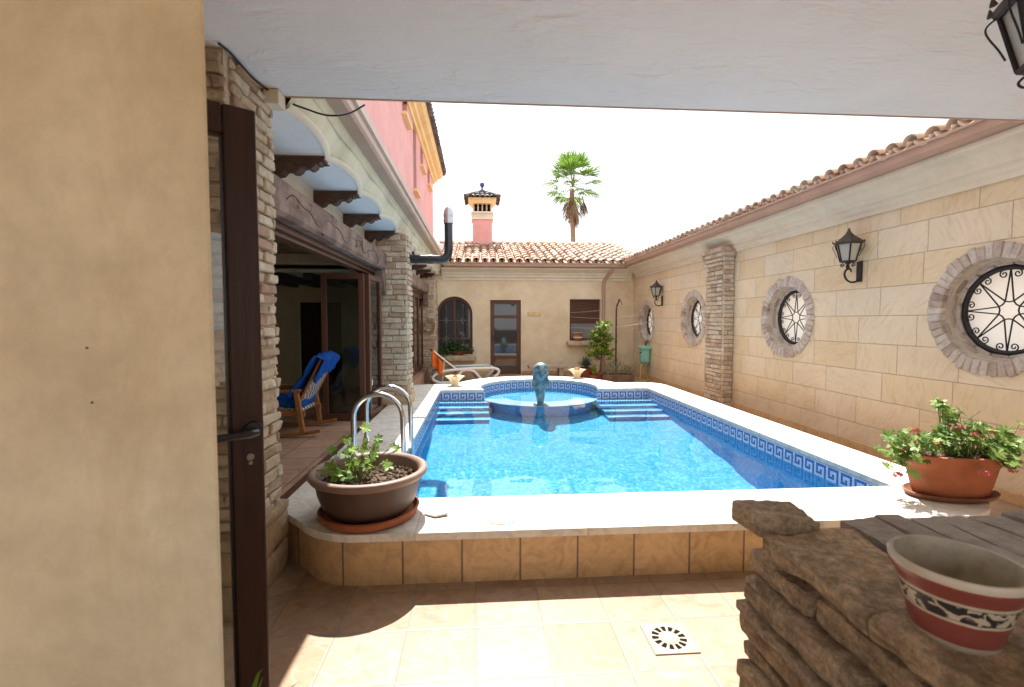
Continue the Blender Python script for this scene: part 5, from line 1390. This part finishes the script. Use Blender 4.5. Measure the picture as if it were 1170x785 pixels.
hb = thing('hose_reel', 'small turquoise wall box with a dark slot under the farthest round window', 'wall box', (WX - .12, 11.8, .6))
MB().brick((WX - .12, 11.8, .605), (.115, .15, .225), .07, 0).build('body', M_teal, hb, smooth=30)
MB().brick((WX - .12, 11.8, .80), (.135, .17, .05), .03, 0).build('lid', M_teal, hb)
MB().box((WX - .24, 11.72, .66), (WX - .232, 11.85, .69)).build('slot', M_void, hb)
MB().tube([(WX - .02, 11.78, .98), (WX - .09, 11.78, .97), (WX - .10, 11.78, .86)], .012, 6).tube([(WX - .02, 11.86, .96), (WX - .10, 11.86, .94), (WX - .10, 11.86, .86)], .012, 6).build('tap', M_rustiron, hb)
tag(MB().curve([(WX - .2, 11.75, .40), (WX - .26, 11.7, .30), (WX - .30, 11.6, .12), (WX - .34, 11.5, .02), (WX - .36, 11.38, .014), (WX - .22, 11.3, .014), (WX - .10, 11.6, .014), (WX - .07, 11.85, .10), (WX - .07, 11.9, .3), (WX - .10, 11.84, .39)], .013, 7).build('garden_hose', M_hose, None, origin=(WX - .2, 11.6, 0), smooth=60), 'yellow garden hose hanging from the turquoise wall box', 'hose')

# pots on the sills
ws = thing('window_bowl_plant', 'bushy green plant in a low brown bowl on the arched window sill', 'plant pot', (-.62, BY - .07, .55))
MB().lathe([(.10, 0), (.17, .05), (.21, .10), (.22, .11), (.20, .115), (.17, .08)], (-.56, BY - .08, .552), 28, 1.2, .55).build('bowl', M_terra2, ws, smooth=50)
lf = MB()
for k in range(300):
    x = -.66 + random.gauss(0, .22); h = abs(random.gauss(.10, .10)) * (1.1 - abs(x + .75))
    leaf(lf, (x, BY - .10 + random.gauss(0, .05), .62 + h), rvec() + Vector((0, -.3, .2)), rvec() + Vector((0, 0, .6)), random.uniform(.07, .12), .045, .3)
for k in range(60): leaf(lf, (-1.0 + random.gauss(0, .07), BY - .16 + random.gauss(0, .04), .55 + random.gauss(0, .06)), rvec() + Vector((0, 0, -.4)), rvec(), .09, .04, .3)
lf.build('foliage', M_leafdk, ws, norm=False)
stp = thing('sill_pot', 'squat patterned terracotta pot on the shuttered window sill', 'pot', (2.76, BY - .04, .93))
MB().lathe([(.08, 0), (.11, .04), (.125, .10), (.11, .16), (.085, .19), (.115, .215), (.12, .225), (.10, .225), (.08, .19)], (2.76, BY - .06, .93), 28, 1, .85).build('body', M_terra, stp, smooth=50)
MB().lathe([(.1265, .075), (.1275, .09), (.1245, .115)], (2.76, BY - .06, .93), 28, 1, .85, closed=True).lathe([(.121, .213), (.125, .222), (.105, .230)], (2.76, BY - .06, .93), 28, 1, .85, closed=True).build('painted_band', M_shell, stp, smooth=50)
wr = MB()
for k in range(150):
    a = random.uniform(0, 6.28); v = rvec() * .05; c = Vector((-1.27, 12.26, 1.33)) + Vector((.14 * math.cos(a), .0, .14 * math.sin(a))); leaf(wr, c + v * .5, rvec(), rvec(), .08, .02)
tag(wr.build('dried_wreath', M_dry, None, origin=(-1.27, 12.27, 1.3), norm=False), 'dried twig wreath hanging on the brick pillar in the far left corner', 'wreath')

# ------------------------------------------------------------------ rocking chair and towel
FZ0 = .287; CX0, CY0 = -2.03, 5.28
rc = thing('rocking_chair', 'varnished wooden rocking chair with woven back just inside the open doors', 'chair', (CX0, CY0, FZ0))
def CP(x, y, z): return (CX0 + x, CY0 + y, FZ0 + z)
for y in (-.27, .27):
    vs = []
    for k in range(15):
        t = k / 14; x = -.42 + .80 * t; z = .005 + .30 * (t - .5) ** 2 * .55
        for (yy, zz) in ((-.022, 0), (.022, 0), (.022, .034), (-.022, .034)): vs.append(CP(x, y + yy, z + zz))
    MB().add(vs, [[4 * i + k, 4 * i + (k + 1) % 4, 4 * i + 4 + (k + 1) % 4, 4 * i + 4 + k] for i in range(14) for k in range(4)] + [[0, 1, 2, 3], [56, 57, 58, 59]]).build('runner', M_orangewood, rc, bevel=.004)
    for (xa, xb, z1) in ((-.27, -.28, .47), (.20, .14, .46)):
        MB().brick(CP((xa + xb) / 2, y, (z1 + .03) / 2 + .01), (.026, .02, z1 / 2 - .012), .005, 0, Matrix.Rotation(math.atan2(xb - xa, z1), 3, 'Y')).build('leg', M_orangewood, rc)
    MB().brick(CP(-.08, y, .475), (.27, .03, .014), .006, 0, Matrix.Rotation(R(-3), 3, 'Y')).build('armrest', M_orangewood, rc)
    MB().brick(CP(-.04, y * .93, .26), (.26, .014, .03), .005, 0, Matrix.Rotation(R(6), 3, 'Y')).build('seat_rail', M_orangewood, rc)
BA = R(27)
def BPt(s, y, t=0): return CP(.12 + s * math.sin(BA) + t * math.cos(BA), y, .28 + s * math.cos(BA) - t * math.sin(BA))
mb = MB()
for y in (-.235, .235): mb.tube([BPt(-.05, y), BPt(.3, y), BPt(.60, y)], .017, 8)
mb.tube([BPt(.59, -.235), BPt(.59, .235)], .017, 8).tube([BPt(.04, -.235), BPt(.04, .235)], .015, 8).build('back_frame', M_orangewood, rc, smooth=60)
mb = MB(); mb.grid(lambda u, v: BPt(.04 + .54 * v, -.23 + .46 * u, .012 * math.sin(PI * u)), 8, 8).build('backrest', M_weave, rc, solid=.012)
MB().brick(CP(-.06, 0, .285), (.23, .235, .02), .012, 0, Matrix.Rotation(R(6), 3, 'Y')).build('seat', M_weave, rc)
ct_ = MB().rock(CP(-.05, 0, .345), (.23, .22, .045), .012, 6, 12, 12, 4).build('seat_cushion', M_bluetowel, None, origin=CP(-.05, 0, .3), smooth=70)
tag(ct_, 'blue cushion on the seat of the rocking chair', 'cushion')
def P_bt(u, v):
    y = -.30 + .56 * u + .02 * math.sin(9 * v + 3 * u); f = .018 * math.sin(u * 21 + v * 5) + .012 * math.sin(u * 37 - v * 9)
    Lf, Lb = .46 + .10 * math.sin(u * 5 + .5), .10 + .16 * (1 - u) + .04 * math.sin(u * 11)
    s = v * (Lf + Lb) - Lb
    if s < 0: return BPt(.62 + s, y, .035 + abs(f) + .03 * (-s))
    return BPt(.625 - s * 1.0, y - .05 * s, -.035 - abs(f) * 1.3 - .10 * s)
o = MB().grid(P_bt, 40, 36).build('blue_towel', M_bluetowel, None, origin=BPt(.6, 0), smooth=70, solid=.012)
tag(o, 'blue towel thrown over the back of the rocking chair', 'towel')
il = small_lantern((-2.93, 8.84, 2.30), 'small dark lantern on the shaded wall inside the room, above the rocking chair')

# ------------------------------------------------------------------ palm tree
PB = Vector((5.95, 30, 0)); PT = PB + Vector((0, 0, 9.9))
pt = thing('palm_tree', 'tall fan palm with shaggy dead fronds rising behind the tiled roof', 'palm tree', PB)
mb = MB(); n_ = 40
mb.tube([PB + Vector((.06 * math.sin(k * .3), 0, 9.8 * k / n_)) for k in range(n_ + 1)], [.19 - .05 * k / n_ + .012 * (k % 2) for k in range(n_ + 1)], 12).build('trunk', M_trunk, pt, smooth=40)
def frond(mb, pet, base, az, el, plen, blen, nseg=20, spread=R(78), droop=.5):
    d = Vector((math.cos(az) * math.cos(el), math.sin(az) * math.cos(el), math.sin(el))); side = Vector((-math.sin(az), math.cos(az), 0)); up = d.cross(side) * -1
    if up.z < 0: up = -up
    e = base + d * plen - Vector((0, 0, .06 * plen)); pet.tube([base, (base + e) / 2 + up * .03, e], [.02, .015, .010], 5)
    for k in range(nseg):
        a = (k / (nseg - 1) * 2 - 1) * spread; L = blen * (1 - .18 * abs(a / spread)) * random.uniform(.85, 1.05)
        dd = d * math.cos(a) + side * math.sin(a) + up * random.uniform(-.06, .10); s2 = (side * math.cos(a) - d * math.sin(a)); w_ = L * spread * 2 / nseg * .62
        m1 = e + dd * L * .55; m2 = e + dd * L * .85 - Vector((0, 0, L * droop * .12)); t = e + dd * L - Vector((0, 0, L * droop * .42))
        mb.add([e, m1 + s2 * w_ * .5, m1 - s2 * w_ * .5, m2 + s2 * w_ * .3, m2 - s2 * w_ * .3, t], [(0, 1, 2), (1, 3, 4, 2), (3, 5, 4)])
lf, pe, dd_ = MB(), MB(), MB()
for k in range(36):
    az = k * 2.39996 + random.uniform(-.2, .2); q = k / 36
    el = R(82) - q * R(112) + random.uniform(-.12, .12)
    frond(lf, pe, PT + Vector((0, 0, .05 + .25 * (1 - q))), az, el, random.uniform(.9, 1.3), random.uniform(1.0, 1.25), 18, droop=.25 + .35 * q)
lf.build('crown', M_frond, pt, norm=False); pe.build('leaf_stalks', M_stem, pt)
for k in range(34):
    az = random.uniform(0, 6.28); el = R(-68) + random.uniform(-.25, .3)
    frond(dd_, dd_, PT - Vector((0, 0, random.uniform(.1, 1.0))), az, el, random.uniform(.4, .8), random.uniform(.7, 1.0), 12, R(30), 1.0)
for (x, z) in ((.62, -1.1), (.95, -.95)):
    for q in range(5): frond(dd_, dd_, PT + Vector((x * .6, -.1, z + .45)), random.uniform(-.6, .6), R(-70), .3, .9, 12, R(22), 1.0)
dd_.build('dead_fronds', M_dead, pt, norm=False)
